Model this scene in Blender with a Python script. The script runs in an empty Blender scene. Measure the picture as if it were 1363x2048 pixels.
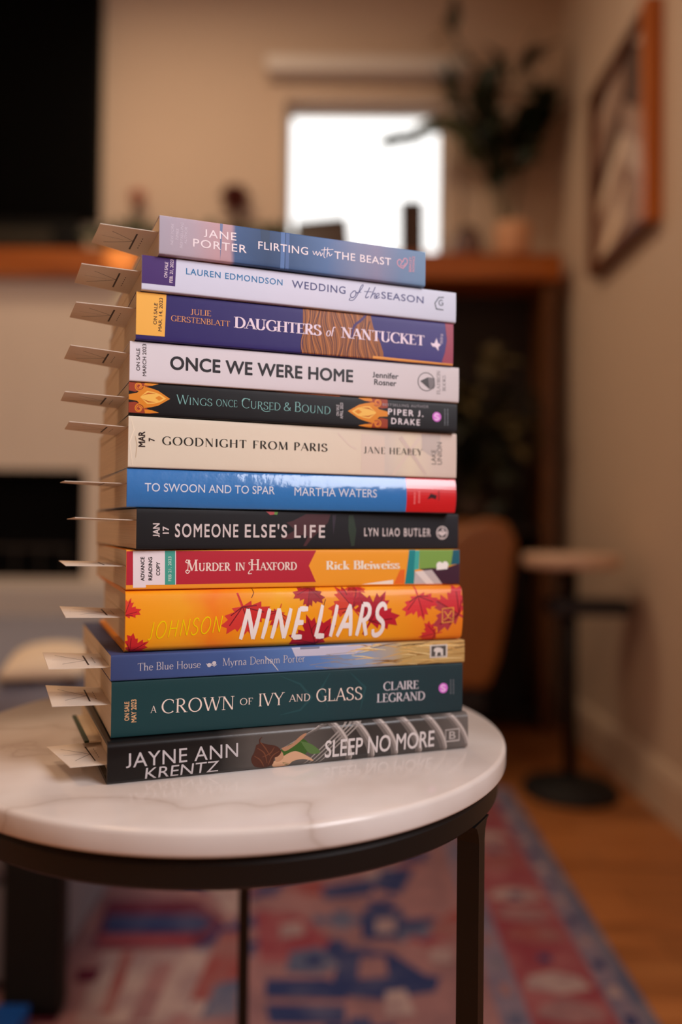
import bpy, bmesh, math, random
from mathutils import Vector, Matrix

random.seed(7)
S = bpy.context.scene
COL = S.collection
R = math.radians

# ------------------------------------------------------------------ camera
FPX, CX, CY = 1550.0, 681.5, 1024.0
PITCH, ROLL = R(1.0), R(0.619)
EYE = Vector((0, 0, 0.70))
_fw = Vector((0, math.cos(PITCH), math.sin(PITCH)))
_u0 = Vector((0, -math.sin(PITCH), math.cos(PITCH)))
_r0 = Vector((1, 0, 0))
_rt = _r0 * math.cos(ROLL) + _u0 * math.sin(ROLL)
_up = -_r0 * math.sin(ROLL) + _u0 * math.cos(ROLL)
cam = bpy.data.cameras.new('camera')
cam.sensor_fit = 'HORIZONTAL'
cam.sensor_width = 36.0
cam.lens = FPX * 36.0 / 1363.0
cam.clip_start = 0.02
cam.dof.use_dof = True
cam.dof.focus_distance = 0.468
cam.dof.aperture_fstop = 2.9
co = bpy.data.objects.new('camera', cam)
co.matrix_world = Matrix(((_rt.x, _up.x, -_fw.x, EYE.x), (_rt.y, _up.y, -_fw.y, EYE.y), (_rt.z, _up.z, -_fw.z, EYE.z), (0, 0, 0, 1)))
COL.objects.link(co)
S.camera = co

# ------------------------------------------------------------------ world, lights, exposure
S.view_settings.view_transform = 'Standard'
S.view_settings.look = 'None'
S.view_settings.gamma = 1.0
S.view_settings.exposure = 0.06
S.view_settings.use_curve_mapping = False
S.cycles.use_denoising = True
S.cycles.max_bounces = 8
S.cycles.diffuse_bounces = 5
S.cycles.sample_clamp_indirect = 4.0
W = bpy.data.worlds.new('daylight')
S.world = W
W.use_nodes = True
W.node_tree.nodes['Background'].inputs[0].default_value = (1.0, 0.985, 0.96, 1)
W.node_tree.nodes['Background'].inputs[1].default_value = 1.9


def area(name, loc, target, sx, sy, power, color, spread=None):
    l = bpy.data.lights.new(name, 'AREA')
    l.shape = 'RECTANGLE'
    l.size, l.size_y = sx, sy
    l.energy, l.color = power, color
    if spread:
        l.spread = spread
    o = bpy.data.objects.new(name, l)
    o.location = loc
    o.rotation_euler = (Vector(target) - Vector(loc)).to_track_quat('-Z', 'Y').to_euler()
    COL.objects.link(o)
    return o


# daylight through the side window behind the camera, warm ceiling lamps
area('window_daylight', (0.765, -0.28, 1.47), (-1.0, -0.28, 1.37), 0.70, 0.82, 21.0, (0.98, 0.955, 1.0))
area('ceiling_lamp_light', (-1.1, 0.2, 2.68), (-1.1, 0.2, 0), 0.5, 0.5, 9.5, (1.0, 0.61, 0.33))
area('ceiling_lamp_light_fireside', (-0.6, 1.9, 2.68), (-0.6, 1.9, 0), 0.4, 0.4, 12.0, (1.0, 0.72, 0.48))
sl = bpy.data.lights.new('mantel_spot', 'SPOT')  # unseen spot, added to make the amber glow on the mantel front
sl.energy, sl.color, sl.spot_size, sl.spot_blend, sl.shadow_soft_size = 170.0, (1.0, 0.86, 0.4), R(5.5), 0.6, 0.02
so = bpy.data.objects.new('mantel_spot', sl)
so.location = (-0.9, 1.75, 2.5)
so.rotation_euler = (Vector((-0.77, 2.66, 1.625)) - so.location).to_track_quat('-Z', 'Y').to_euler()
COL.objects.link(so)


# ------------------------------------------------------------------ pixel helpers (photo frame 1363 x 2048)
def ray(x, y):
    return _fw + _rt * ((x - CX) / FPX) - _up * ((y - CY) / FPX)


def at_y(x, y, Y):
    d = ray(x, y)
    return EYE + d * (Y / d.y)


def at_z(x, y, z):
    d = ray(x, y)
    return EYE + d * ((z - EYE.z) / d.z)


def at_x(x, y, X):
    d = ray(x, y)
    return EYE + d * (X / d.x)


# ------------------------------------------------------------------ materials
def lin(c):
    return tuple(((v / 255) / 12.92 if v / 255 <= 0.04045 else ((v / 255 + 0.055) / 1.055) ** 2.4) for v in c)


def mat(name, rgb, rough=0.5, metal=0.0, gain=1.0, spec=0.5, coat=0.0, noise=0.0, nscale=40.0, bump=0.0, bscale=200.0, alpha=1.0):
    m = bpy.data.materials.new(name)
    m.use_nodes = True
    nt = m.node_tree
    b = nt.nodes['Principled BSDF']
    c = tuple(min(1.0, v * gain) for v in lin(rgb)) + (1,)
    b.inputs['Base Color'].default_value = c
    b.inputs['Roughness'].default_value = rough
    b.inputs['Metallic'].default_value = metal
    b.inputs['Specular IOR Level'].default_value = spec
    b.inputs['Coat Weight'].default_value = coat
    b.inputs['Coat Roughness'].default_value = 0.12
    if noise or bump:
        tc = nt.nodes.new('ShaderNodeTexCoord')
        if noise:
            n = nt.nodes.new('ShaderNodeTexNoise')
            n.inputs['Scale'].default_value = nscale
            n.inputs['Detail'].default_value = 4
            nt.links.new(tc.outputs['Object'], n.inputs['Vector'])
            h = nt.nodes.new('ShaderNodeHueSaturation')
            h.inputs['Color'].default_value = c
            mr = nt.nodes.new('ShaderNodeMapRange')
            mr.inputs[3].default_value = 1 - noise
            mr.inputs[4].default_value = 1 + noise
            nt.links.new(n.outputs['Fac'], mr.inputs[0])
            nt.links.new(mr.outputs[0], h.inputs['Value'])
            nt.links.new(h.outputs[0], b.inputs['Base Color'])
        if bump:
            n2 = nt.nodes.new('ShaderNodeTexNoise')
            n2.inputs['Scale'].default_value = bscale
            n2.inputs['Detail'].default_value = 5
            nt.links.new(tc.outputs['Object'], n2.inputs['Vector'])
            bp = nt.nodes.new('ShaderNodeBump')
            bp.inputs['Strength'].default_value = bump
            bp.inputs['Distance'].default_value = 0.002
            nt.links.new(n2.outputs['Fac'], bp.inputs['Height'])
            nt.links.new(bp.outputs[0], b.inputs['Normal'])
    return m


def ramp_node(nt, stops, interp='LINEAR', gain=1.0):
    r = nt.nodes.new('ShaderNodeValToRGB')
    r.color_ramp.interpolation = interp
    e = r.color_ramp.elements
    while len(e) < len(stops):
        e.new(0.5)
    for i, (p, c) in enumerate(stops):
        e[i].position = p
        e[i].color = tuple(min(1, v * gain) for v in lin(c)) + (1,)
    return r


INK = {}


def ink(rgb, rough=0.42, gain=None, metal=0.0):
    g = INKGAIN if gain is None else gain
    k = (tuple(rgb), rough, g, metal)
    if k not in INK:
        INK[k] = mat('print_ink', rgb, rough, gain=g, metal=metal, spec=.22)
    return INK[k]


INKGAIN = 1.2


# ------------------------------------------------------------------ mesh helpers
def tag(o, label=None, cat=None, group=None, kind=None):
    if label:
        o['label'] = label
    if cat:
        o['category'] = cat
    if group:
        o['group'] = group
    if kind:
        o['kind'] = kind
    return o


def empty(name, loc, rz=0.0):
    o = bpy.data.objects.new(name, None)
    o.empty_display_size = 0.02
    o.location = loc
    o.rotation_euler = (0, 0, rz)
    COL.objects.link(o)
    return o


def obj(name, bm, m, parent=None, smooth=False, bevel=0.0, seg=2):
    me = bpy.data.meshes.new(name)
    bmesh.ops.recalc_face_normals(bm, faces=bm.faces[:])
    if smooth:
        for f in bm.faces:
            f.smooth = True
    bm.to_mesh(me)
    bm.free()
    for mm in (m if isinstance(m, (list, tuple)) else [m]):
        me.materials.append(mm)
    o = bpy.data.objects.new(name, me)
    COL.objects.link(o)
    if parent:
        o.parent = parent
    if bevel:
        bv = o.modifiers.new('bevel', 'BEVEL')
        bv.width, bv.segments, bv.limit_method = bevel, seg, 'ANGLE'
    if smooth and bevel:
        o.modifiers.new('wn', 'WEIGHTED_NORMAL')
    return o


def box(bm, x0, x1, y0, y1, z0, z1, mi=0):
    v = [bm.verts.new(p) for p in ((x0, y0, z0), (x1, y0, z0), (x1, y1, z0), (x0, y1, z0), (x0, y0, z1), (x1, y0, z1), (x1, y1, z1), (x0, y1, z1))]
    for q in ((3, 2, 1, 0), (4, 5, 6, 7), (0, 1, 5, 4), (1, 2, 6, 5), (2, 3, 7, 6), (3, 0, 4, 7)):
        f = bm.faces.new([v[i] for i in q])
        f.material_index = mi
    return v


def bx(x0, x1, y0, y1, z0, z1):
    bm = bmesh.new()
    box(bm, x0, x1, y0, y1, z0, z1)
    return bm


def lathe(bm, prof, n=48, cx=0.0, cy=0.0, a0=0.0, a1=2 * math.pi, close=False, mi=0):
    full = abs(a1 - a0 - 2 * math.pi) < 1e-6
    k = n if full else n + 1
    rings = []
    for i in range(k):
        a = a0 + (a1 - a0) * i / n
        ring = []
        for (r, z) in prof:
            ring.append(bm.verts.new((cx + r * math.cos(a), cy + r * math.sin(a), z)))
        rings.append(ring)
    m = len(prof)
    for i in range(n):
        A, B = rings[i], rings[(i + 1) % k]
        for j in range(m if close else m - 1):
            jj = (j + 1) % m
            f = bm.faces.new((A[j], B[j], B[jj], A[jj]))
            f.material_index = mi
    bmesh.ops.remove_doubles(bm, verts=bm.verts[:], dist=1e-6)


def tube(bm, pts, rad, n=8, caps=True):
    pts = [Vector(p) for p in pts]
    rings = []
    for i, p in enumerate(pts):
        d = (pts[min(i + 1, len(pts) - 1)] - pts[max(i - 1, 0)]).normalized()
        a = d.orthogonal().normalized() if i == 0 else (rings_a - d * rings_a.dot(d)).normalized()
        rings_a = a
        b = d.cross(a)
        r = rad[i] if isinstance(rad, (list, tuple)) else rad
        rings.append([bm.verts.new(p + (a * math.cos(2 * math.pi * j / n) + b * math.sin(2 * math.pi * j / n)) * r) for j in range(n)])
    for A, B in zip(rings, rings[1:]):
        for j in range(n):
            bm.faces.new((A[j], A[(j + 1) % n], B[(j + 1) % n], B[j]))
    if caps:
        bm.faces.new(rings[0][::-1])
        bm.faces.new(rings[-1])


def bez(p0, p1, p2, n=10):
    p0, p1, p2 = Vector(p0), Vector(p1), Vector(p2)
    return [p0 * (1 - t) ** 2 + p1 * 2 * t * (1 - t) + p2 * t * t for t in (i / n for i in range(n + 1))]


def prism(bm, poly, axis, a, b):
    """extrude a 2-D polygon along axis 'x' (poly = y,z) / 'y' (poly = x,z) / 'z' (poly = x,y)."""
    def P(u, v, w):
        return (w, u, v) if axis == 'x' else ((u, w, v) if axis == 'y' else (u, v, w))
    A = [bm.verts.new(P(u, v, a)) for u, v in poly]
    B = [bm.verts.new(P(u, v, b)) for u, v in poly]
    bm.faces.new(A)
    bm.faces.new(B[::-1])
    for i in range(len(poly)):
        j = (i + 1) % len(poly)
        bm.faces.new((A[i], B[i], B[j], A[j]))


# ------------------------------------------------------------------ lettering
def E(cx, cy, rx, ry, a0, a1, n=14):
    return [(cx + rx * math.cos(R(a0 + (a1 - a0) * i / n)), cy + ry * math.sin(R(a0 + (a1 - a0) * i / n))) for i in range(n + 1)]


def Sp(*p):
    """smooth open curve through points (Catmull-Rom)."""
    P = [p[0]] + list(p) + [p[-1]]
    out = []
    for i in range(1, len(P) - 2):
        a, b, c, d = P[i - 1], P[i], P[i + 1], P[i + 2]
        for k in range(6):
            t = k / 6
            out.append(tuple(0.5 * ((2 * b[j]) + (-a[j] + c[j]) * t + (2 * a[j] - 5 * b[j] + 4 * c[j] - d[j]) * t * t + (-a[j] + 3 * b[j] - 3 * c[j] + d[j]) * t ** 3) for j in (0, 1)))
    out.append(p[-1])
    return out


# glyph: (advance, strokes, serif feet, beaks); stroke = (kind, points): T thick, t thin, c contrast by direction
_S = Sp((.50, .80), (.42, .95), (.27, 1.0), (.12, .92), (.07, .76), (.15, .60), (.31, .51), (.47, .41), (.54, .25), (.47, .08), (.29, 0), (.12, .05), (.05, .20))
GL = {
    'A': (.72, [('t', [(.03, 0), (.37, 1)]), ('T', [(.35, 1), (.70, 0)]), ('t', [(.14, .34), (.58, .34)])], [(.03, 0), (.70, 0)], []),
    'B': (.62, [('T', [(.13, 0), (.13, 1)]), ('c', [(.13, 1)] + E(.30, .76, .21, .24, 90, -90) + [(.13, .52)]), ('c', [(.13, .52)] + E(.32, .26, .25, .26, 90, -90) + [(.13, 0)])], [(.10, 0), (.10, 1)], []),
    'C': (.76, [('c', E(.45, .5, .39, .5, 48, 312, 22))], [], [(.71, .80)]),
    'D': (.78, [('T', [(.13, 0), (.13, 1)]), ('c', [(.13, 1)] + E(.30, .5, .43, .5, 90, -90) + [(.13, 0)])], [(.10, 0), (.10, 1)], []),
    'E': (.58, [('T', [(.13, 0), (.13, 1)]), ('t', [(.13, .975), (.52, .975)]), ('t', [(.13, .52), (.45, .52)]), ('t', [(.13, .025), (.55, .025)])], [(.10, 0), (.10, 1)], [(.52, .90), (.55, .10)]),
    'F': (.54, [('T', [(.13, 0), (.13, 1)]), ('t', [(.13, .975), (.52, .975)]), ('t', [(.13, .50), (.43, .50)])], [(.13, 0), (.10, 1)], [(.52, .90)]),
    'G': (.80, [('c', E(.45, .5, .39, .5, 48, 325, 22)), ('T', [(.70, .06), (.70, .42)])], [(.70, .42)], [(.71, .80)]),
    'H': (.80, [('T', [(.13, 0), (.13, 1)]), ('T', [(.67, 0), (.67, 1)]), ('t', [(.13, .52), (.67, .52)])], [(.13, 0), (.13, 1), (.67, 0), (.67, 1)], []),
    'I': (.27, [('T', [(.135, 0), (.135, 1)])], [(.135, 0), (.135, 1)], []),
    'J': (.40, [('T', [(.26, 1), (.26, .2)]), ('c', Sp((.26, .22), (.24, .05), (.12, -.03), (.02, .04)))], [(.26, 1)], []),
    'K': (.72, [('T', [(.13, 0), (.13, 1)]), ('t', [(.60, 1), (.14, .44)]), ('T', [(.28, .58), (.66, 0)])], [(.13, 0), (.13, 1), (.60, 1), (.66, 0)], []),
    'L': (.56, [('T', [(.13, 0), (.13, 1)]), ('t', [(.13, .025), (.54, .025)])], [(.13, 1), (.10, 0)], [(.54, .10)]),
    'M': (.94, [('t', [(.10, 0), (.14, 1)]), ('T', [(.14, 1), (.46, .04)]), ('t', [(.46, .04), (.79, 1)]), ('T', [(.79, 1), (.83, 0)])], [(.10, 0), (.83, 0), (.12, 1), (.82, 1)], []),
    'N': (.82, [('t', [(.13, 0), (.13, 1)]), ('T', [(.13, 1), (.69, .0)]), ('t', [(.69, 0), (.69, 1)])], [(.13, 0), (.11, 1), (.69, 1)], []),
    'O': (.86, [('c', E(.43, .5, .37, .5, 90, 450, 28))], [], []),
    'P': (.58, [('T', [(.13, 0), (.13, 1)]), ('c', [(.13, 1)] + E(.29, .735, .24, .265, 90, -90) + [(.13, .47)])], [(.13, 0), (.10, 1)], []),
    'R': (.68, [('T', [(.13, 0), (.13, 1)]), ('c', [(.13, 1)] + E(.29, .75, .23, .25, 90, -90) + [(.13, .50)]), ('T', [(.30, .50), (.62, 0)])], [(.13, 0), (.10, 1), (.62, 0)], []),
    'S': (.58, [('c', _S)], [], [(.50, .86), (.06, .14)]),
    'T': (.68, [('T', [(.34, 0), (.34, 1)]), ('t', [(.04, .975), (.64, .975)])], [(.34, 0)], [(.04, .90), (.64, .90)]),
    'U': (.78, [('T', [(.14, 1), (.14, .3)]), ('c', [(.14, .32)] + E(.39, .28, .25, .28, 180, 360) + [(.64, .32)]), ('t', [(.64, .3), (.64, 1)])], [(.14, 1), (.64, 1)], []),
    'V': (.72, [('T', [(.03, 1), (.37, 0)]), ('t', [(.36, 0), (.70, 1)])], [(.03, 1), (.70, 1)], []),
    'W': (1.04, [('T', [(.03, 1), (.31, 0)]), ('t', [(.31, 0), (.54, 1)]), ('T', [(.52, 1), (.78, 0)]), ('t', [(.78, 0), (1.02, 1)])], [(.03, 1), (.53, 1), (1.02, 1)], []),
    'X': (.70, [('T', [(.05, 1), (.65, 0)]), ('t', [(.05, 0), (.64, 1)])], [(.05, 0), (.65, 0), (.05, 1), (.64, 1)], []),
    'Y': (.68, [('T', [(.02, 1), (.34, .45)]), ('t', [(.34, .45), (.66, 1)]), ('T', [(.34, .48), (.34, 0)])], [(.02, 1), (.66, 1), (.34, 0)], []),
    'Z': (.62, [('t', [(.06, .975), (.56, .975)]), ('T', [(.54, 1), (.06, 0)]), ('t', [(.06, .025), (.58, .025)])], [], []),
    '&': (.78, [('c', Sp((.72, .05), (.45, .38), (.20, .72), (.24, .95), (.38, 1.0), (.48, .88), (.40, .68), (.16, .46), (.06, .24), (.16, .04), (.38, 0), (.58, .14), (.70, .44)))], [], []),
    "'": (.2, [('T', [(.1, 1), (.08, .75)])], [], []),
    ' ': (.32, [], [], []),
    # lower case
    'a': (.50, [('c', Sp((.08, .50), (.20, .60), (.34, .52), (.36, .36))), ('T', [(.36, .45), (.36, .08)]), ('t', [(.36, .08), (.45, .02)]), ('c', Sp((.36, .34), (.14, .28), (.06, .12), (.15, .0), (.26, .04), (.36, .14)))], [], []),
    'b': (.56, [('T', [(.10, 0), (.10, 1)]), ('c', E(.29, .30, .20, .30, 150, -150, 18))], [(.07, 1)], []),
    'c': (.46, [('c', E(.27, .30, .21, .30, 50, 310, 16))], [], []),
    'd': (.56, [('T', [(.44, 0), (.44, 1)]), ('c', E(.26, .30, .20, .30, 30, 330, 18))], [(.41, 1), (.47, 0)], []),
    'e': (.48, [('c', E(.26, .30, .20, .30, 10, 318, 18)), ('t', [(.08, .34), (.45, .34)])], [], []),
    'f': (.34, [('T', [(.14, 0), (.14, .8)]), ('c', Sp((.14, .78), (.18, .96), (.28, 1.0), (.38, .94))), ('t', [(.02, .58), (.30, .58)])], [(.14, 0)], []),
    'h': (.58, [('T', [(.11, 0), (.11, 1)]), ('c', Sp((.11, .45), (.24, .59), (.38, .58), (.45, .42))), ('T', [(.45, .44), (.45, 0)])], [(.11, 0), (.08, 1), (.45, 0)], []),
    'i': (.25, [('T', [(.12, 0), (.12, .58)]), ('T', [(.12, .76), (.12, .88)])], [(.12, 0), (.09, .58)], []),
    'k': (.54, [('T', [(.11, 0), (.11, 1)]), ('t', [(.43, .58), (.12, .26)]), ('T', [(.21, .36), (.48, 0)])], [(.11, 0), (.08, 1), (.43, .58), (.48, 0)], []),
    'l': (.25, [('T', [(.12, 0), (.12, 1)])], [(.12, 0), (.09, 1)], []),
    'm': (.86, [('T', [(.11, 0), (.11, .58)]), ('c', Sp((.11, .45), (.22, .59), (.34, .57), (.40, .42))), ('T', [(.40, .44), (.40, 0)]), ('c', Sp((.40, .45), (.52, .59), (.65, .57), (.71, .42))), ('T', [(.71, .44), (.71, 0)])], [(.11, 0), (.08, .58), (.40, 0), (.71, 0)], []),
    'n': (.58, [('T', [(.11, 0), (.11, .58)]), ('c', Sp((.11, .45), (.24, .59), (.38, .57), (.45, .42))), ('T', [(.45, .44), (.45, 0)])], [(.11, 0), (.08, .58), (.45, 0)], []),
    'o': (.54, [('c', E(.27, .29, .21, .30, 90, 450, 22))], [], []),
    'r': (.40, [('T', [(.11, 0), (.11, .58)]), ('c', Sp((.11, .42), (.20, .56), (.30, .59), (.36, .54)))], [(.11, 0), (.08, .58)], []),
    's': (.40, [('c', [(.02 + x * .64, y * .6) for x, y in _S])], [], []),
    't': (.34, [('T', [(.14, .08), (.14, .80)]), ('t', [(.03, .57), (.31, .57)]), ('c', Sp((.14, .10), (.20, 0), (.32, .06)))], [], []),
    'u': (.58, [('T', [(.11, .58), (.11, .16)]), ('c', Sp((.11, .18), (.18, .02), (.32, .01), (.44, .14))), ('T', [(.44, .58), (.44, 0)])], [(.08, .58), (.41, .58), (.47, 0)], []),
    'w': (.76, [('T', [(.03, .58), (.23, 0)]), ('t', [(.23, 0), (.38, .58)]), ('T', [(.37, .58), (.56, 0)]), ('t', [(.56, 0), (.73, .58)])], [(.03, .58), (.38, .58), (.73, .58)], []),
    'y': (.52, [('T', [(.04, .58), (.26, .02)]), ('t', [(.48, .58), (.22, -.16), (.10, -.26), (.02, -.22)])], [(.04, .58), (.48, .58)], []),
}
# style: thick, thin, serif half width, serif thickness, slant, smallcap size, letter gap
STY = {
    'serif': (.105, .045, .13, .035, 0, .76, .05),
    'serif_bold': (.19, .06, .17, .05, 0, .76, .05),
    'trajan': (.10, .048, .11, .03, 0, .74, .09),
    'trajan_bold': (.16, .065, .13, .045, 0, .74, .06),
    'deco': (.115, .03, 0, 0, 0, .78, .26),
    'deco_bold': (.15, .04, .06, .03, 0, .78, .14),
    'wings': (.08, .04, .07, .025, 0, .78, .07),
    'murder': (.15, .06, .14, .06, 0, .70, .11),
    'fat': (.225, .045, .15, .04, 0, .76, .07),
    'oldstyle': (.085, .04, .10, .03, 0, .76, .04),
    'italic': (.12, .05, .05, .03, .25, .76, .03),
    'brush': (.17, .17, 0, 0, .30, .76, .16),
    'hand': (.075, .075, 0, 0, .36, .76, .16),
}


def ribbon(faces, pts, w, z):
    """quads along a polyline; w = width or list of widths."""
    n = len(pts)
    if isinstance(w, (list, tuple)) and len(w) != n:
        k = len(w) - 1
        w = [w[min(k, int(i / (n - 1) * k))] + (w[min(k, int(i / (n - 1) * k) + 1)] - w[min(k, int(i / (n - 1) * k))]) * (i / (n - 1) * k - int(i / (n - 1) * k)) for i in range(n)]
    L, Rr = [], []
    for i in range(n):
        p = Vector(pts[i])
        closed = (Vector(pts[0]) - Vector(pts[-1])).length < 1e-6
        if closed:
            a = Vector(pts[i - 1 if i else n - 2])
            b = Vector(pts[i + 1 if i < n - 1 else 1])
        else:
            a, b = Vector(pts[max(i - 1, 0)]), Vector(pts[min(i + 1, n - 1)])
        d = (b - a)
        if d.length < 1e-12:
            d = Vector((1, 0))
        d.normalize()
        h = (w[i] if isinstance(w, (list, tuple)) else w) / 2
        # mitre
        if 0 < i < n - 1:
            d1 = (p - a)
            if d1.length > 1e-12:
                c = max(0.5, abs(d1.normalized().dot(d)))
                h = h / c
        nrm = Vector((-d.y, d.x))
        L.append(p + nrm * h)
        Rr.append(p - nrm * h)
    for i in range(n - 1):
        faces.append(([tuple(L[i]), tuple(Rr[i]), tuple(Rr[i + 1]), tuple(L[i + 1])], z))


_DZ = 2.5e-6


def clip_y(poly, y0, sgn):
    """keep the part of a polygon with sgn * (y - y0) >= 0, unless it is a descender."""
    if min(p[1] for p in poly) < -0.1:
        return poly
    out = []
    for i in range(len(poly)):
        a, b = poly[i], poly[(i + 1) % len(poly)]
        da, db = sgn * (a[1] - y0), sgn * (b[1] - y0)
        if da >= 0:
            out.append(a)
        if (da >= 0) != (db >= 0):
            t = da / (da - db)
            out.append((a[0] + (b[0] - a[0]) * t, a[1] + (b[1] - a[1]) * t))
    return out if len(out) >= 3 else poly


def stroke_text(s, style):
    th, tn, sh, st, sl, sc, gap = STY[style]
    small = style in ('trajan', 'wings', 'murder', 'deco')
    x, faces, k = 0.0, [], 0
    for ch in s:
        g, sz = ch, 1.0
        if small and ch.islower():
            g, sz = ch.upper(), sc
        if g not in GL:
            continue
        adv, strokes, feet, beaks = GL[g]
        if style in ('brush', 'hand'):
            feet, beaks = [], []

        def put(pts):
            return [(x + (px + sl * py) * sz, py * sz) for px, py in pts]
        gz = max(sz, .86)
        for kind, pts in strokes:
            P = put(pts)
            if style == 'brush':
                nP = len(P)
                if nP == 2:
                    P = [((P[0][0] * (1 - t) + P[1][0] * t), (P[0][1] * (1 - t) + P[1][1] * t)) for t in (0, .1, .3, .5, .7, .9, 1)]
                    nP = 7
                wd = [th * (0.72 + 0.34 * math.sin(math.pi * (0.12 + 0.8 * i / (nP - 1))) + 0.05 * math.sin(i * 2.3 + k)) for i in range(nP)]
                ribbon(faces, P, wd, k * _DZ)
            elif kind == 'c':
                wd = []
                for i in range(len(P)):
                    a, b = P[max(i - 1, 0)], P[min(i + 1, len(P) - 1)]
                    ln = math.hypot(b[0] - a[0], b[1] - a[1]) or 1
                    v = abs(b[1] - a[1]) / ln
                    wd.append((tn + (th - tn) * v ** 1.4) * gz)
                ribbon(faces, P, wd, k * _DZ)
            else:
                n0 = len(faces)
                ribbon(faces, P, (th if kind == 'T' else tn) * gz, k * _DZ)
                for q in range(n0, len(faces)):
                    faces[q] = (clip_y(clip_y(faces[q][0], 0.0, 1), sz, -1), faces[q][1])
            k += 1
        if sh:
            for fx, fy in feet:
                ribbon(faces, put([(fx - sh, fy + (st / 2 if fy < .3 else -st / 2)), (fx + sh, fy + (st / 2 if fy < .3 else -st / 2))]), st * gz, k * _DZ)
                k += 1
            for fx, fy in beaks:
                ribbon(faces, put([(fx, fy - .10), (fx, fy + .10)]), st * 1.1 * gz, k * _DZ)
                k += 1
        x += (adv + gap) * sz
    return faces


_BF = {}


def sans_text(s, bold=0.0, sp=1.0, slant=0.0):
    key = (s, bold, sp, slant)
    if key in _BF:
        return _BF[key]
    c = bpy.data.curves.new('lettering', 'FONT')
    c.body = s
    c.space_character = sp
    c.shear = slant
    c.resolution_u = 4
    o = bpy.data.objects.new('lettering', c)
    COL.objects.link(o)
    dg = bpy.context.evaluated_depsgraph_get()
    me = bpy.data.meshes.new_from_object(o.evaluated_get(dg))
    V = [tuple(v.co[:2]) for v in me.vertices]
    # a capital J that hangs below the line is lifted on to it
    par = list(range(len(V)))

    def find(i):
        while par[i] != i:
            par[i] = par[par[i]]
            i = par[i]
        return i
    for p in me.polygons:
        for i in p.vertices[1:]:
            par[find(i)] = find(p.vertices[0])
    grp = {}
    for i in range(len(V)):
        grp.setdefault(find(i), []).append(i)
    if 'J' in s:
        for g in grp.values():
            lo, hi = min(V[i][1] for i in g), max(V[i][1] for i in g)
            if lo < -0.05 and hi > 0.45:
                for i in g:
                    V[i] = (V[i][0], (V[i][1] - lo) / (hi - lo) * hi)
    faces = [([V[i] for i in p.vertices], 0.0) for p in me.polygons]
    if bold > 0:
        base, b_ = faces, bold
        faces = list(base)
        for k, (ox, oy) in enumerate(((b_, 0), (-b_, 0), (0, b_), (0, -b_), (b_ * .7, b_ * .7), (-b_ * .7, b_ * .7), (b_ * .7, -b_ * .7), (-b_ * .7, -b_ * .7))):
            faces += [([(x + ox, y + oy) for x, y in f], (k + 1) * _DZ) for f, _ in base]
    bpy.data.objects.remove(o)
    bpy.data.curves.remove(c)
    bpy.data.meshes.remove(me)
    _BF[key] = faces
    return faces


def fbounds(faces):
    xs = [p[0] for f, _ in faces for p in f]
    ys = [p[1] for f, _ in faces for p in f]
    return min(xs), max(xs), min(ys), max(ys)


CAPH = fbounds(sans_text('H'))[3]

# ================================================================== the room
RH = .006      # rug thickness
wall_m = mat('wall_paint', (214, 193, 171), 0.85, noise=0.03, nscale=3, bump=0.15, bscale=300)
ceil_m = mat('ceiling_paint', (225, 218, 208), 0.9)
trim_m = mat('white_trim_paint', (226, 220, 212), 0.5)
XR, YB = 0.80, 2.88          # right wall, back wall
XL, YF, ZC = -2.6, -2.4, 2.72


def wood_mat(name, c1, c2, c3, rough, axis=0, scale=1.0, coat=0.0, plank=None):
    m = bpy.data.materials.new(name)
    m.use_nodes = True
    nt = m.node_tree
    b = nt.nodes['Principled BSDF']
    tc = nt.nodes.new('ShaderNodeTexCoord')
    mp = nt.nodes.new('ShaderNodeMapping')
    sc = [14 * scale] * 3
    sc[axis] = 1.2 * scale
    mp.inputs['Scale'].default_value = sc
    nt.links.new(tc.outputs['Object'], mp.inputs['Vector'])
    n = nt.nodes.new('ShaderNodeTexNoise')
    n.inputs['Scale'].default_value = 1.6
    n.inputs['Detail'].default_value = 6
    n.inputs['Distortion'].default_value = 0.8
    nt.links.new(mp.outputs[0], n.inputs['Vector'])
    r = ramp_node(nt, [(0.3, c1), (0.5, c2), (0.72, c3)])
    nt.links.new(n.outputs['Fac'], r.inputs[0])
    out = r.outputs[0]
    if plank:
        br = nt.nodes.new('ShaderNodeTexBrick')
        br.inputs['Scale'].default_value = 1.0
        br.inputs['Brick Width'].default_value = plank[0]
        br.inputs['Row Height'].default_value = plank[1]
        br.inputs['Mortar Size'].default_value = 0.0015
        br.inputs['Color1'].default_value = (1, 1, 1, 1)
        br.inputs['Color2'].default_value = (0.72, 0.72, 0.72, 1)
        br.inputs['Mortar'].default_value = (0.35, 0.35, 0.35, 1)
        nt.links.new(tc.outputs['Object'], br.inputs['Vector'])
        mx = nt.nodes.new('ShaderNodeMix')
        mx.data_type, mx.blend_type = 'RGBA', 'MULTIPLY'
        mx.inputs[0].default_value = 0.8
        nt.links.new(out, mx.inputs[6])
        nt.links.new(br.outputs['Color'], mx.inputs[7])
        out = mx.outputs[2]
    nt.links.new(out, b.inputs['Base Color'])
    b.inputs['Roughness'].default_value = rough
    b.inputs['Coat Weight'].default_value = coat
    return m


floor_m = wood_mat('oak_floor', (150, 92, 48), (186, 118, 64), (205, 138, 80), 0.38, axis=0, plank=(1.1, 0.09))
tag(obj('floor', bx(XL - .1, XR + .1, YF - .1, YB + .1, -0.1, 0.0), floor_m), kind='structure')
tag(obj('ceiling', bx(XL - .1, XR + .1, YF - .1, YB + .1, ZC, ZC + 0.1), ceil_m), kind='structure')
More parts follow.
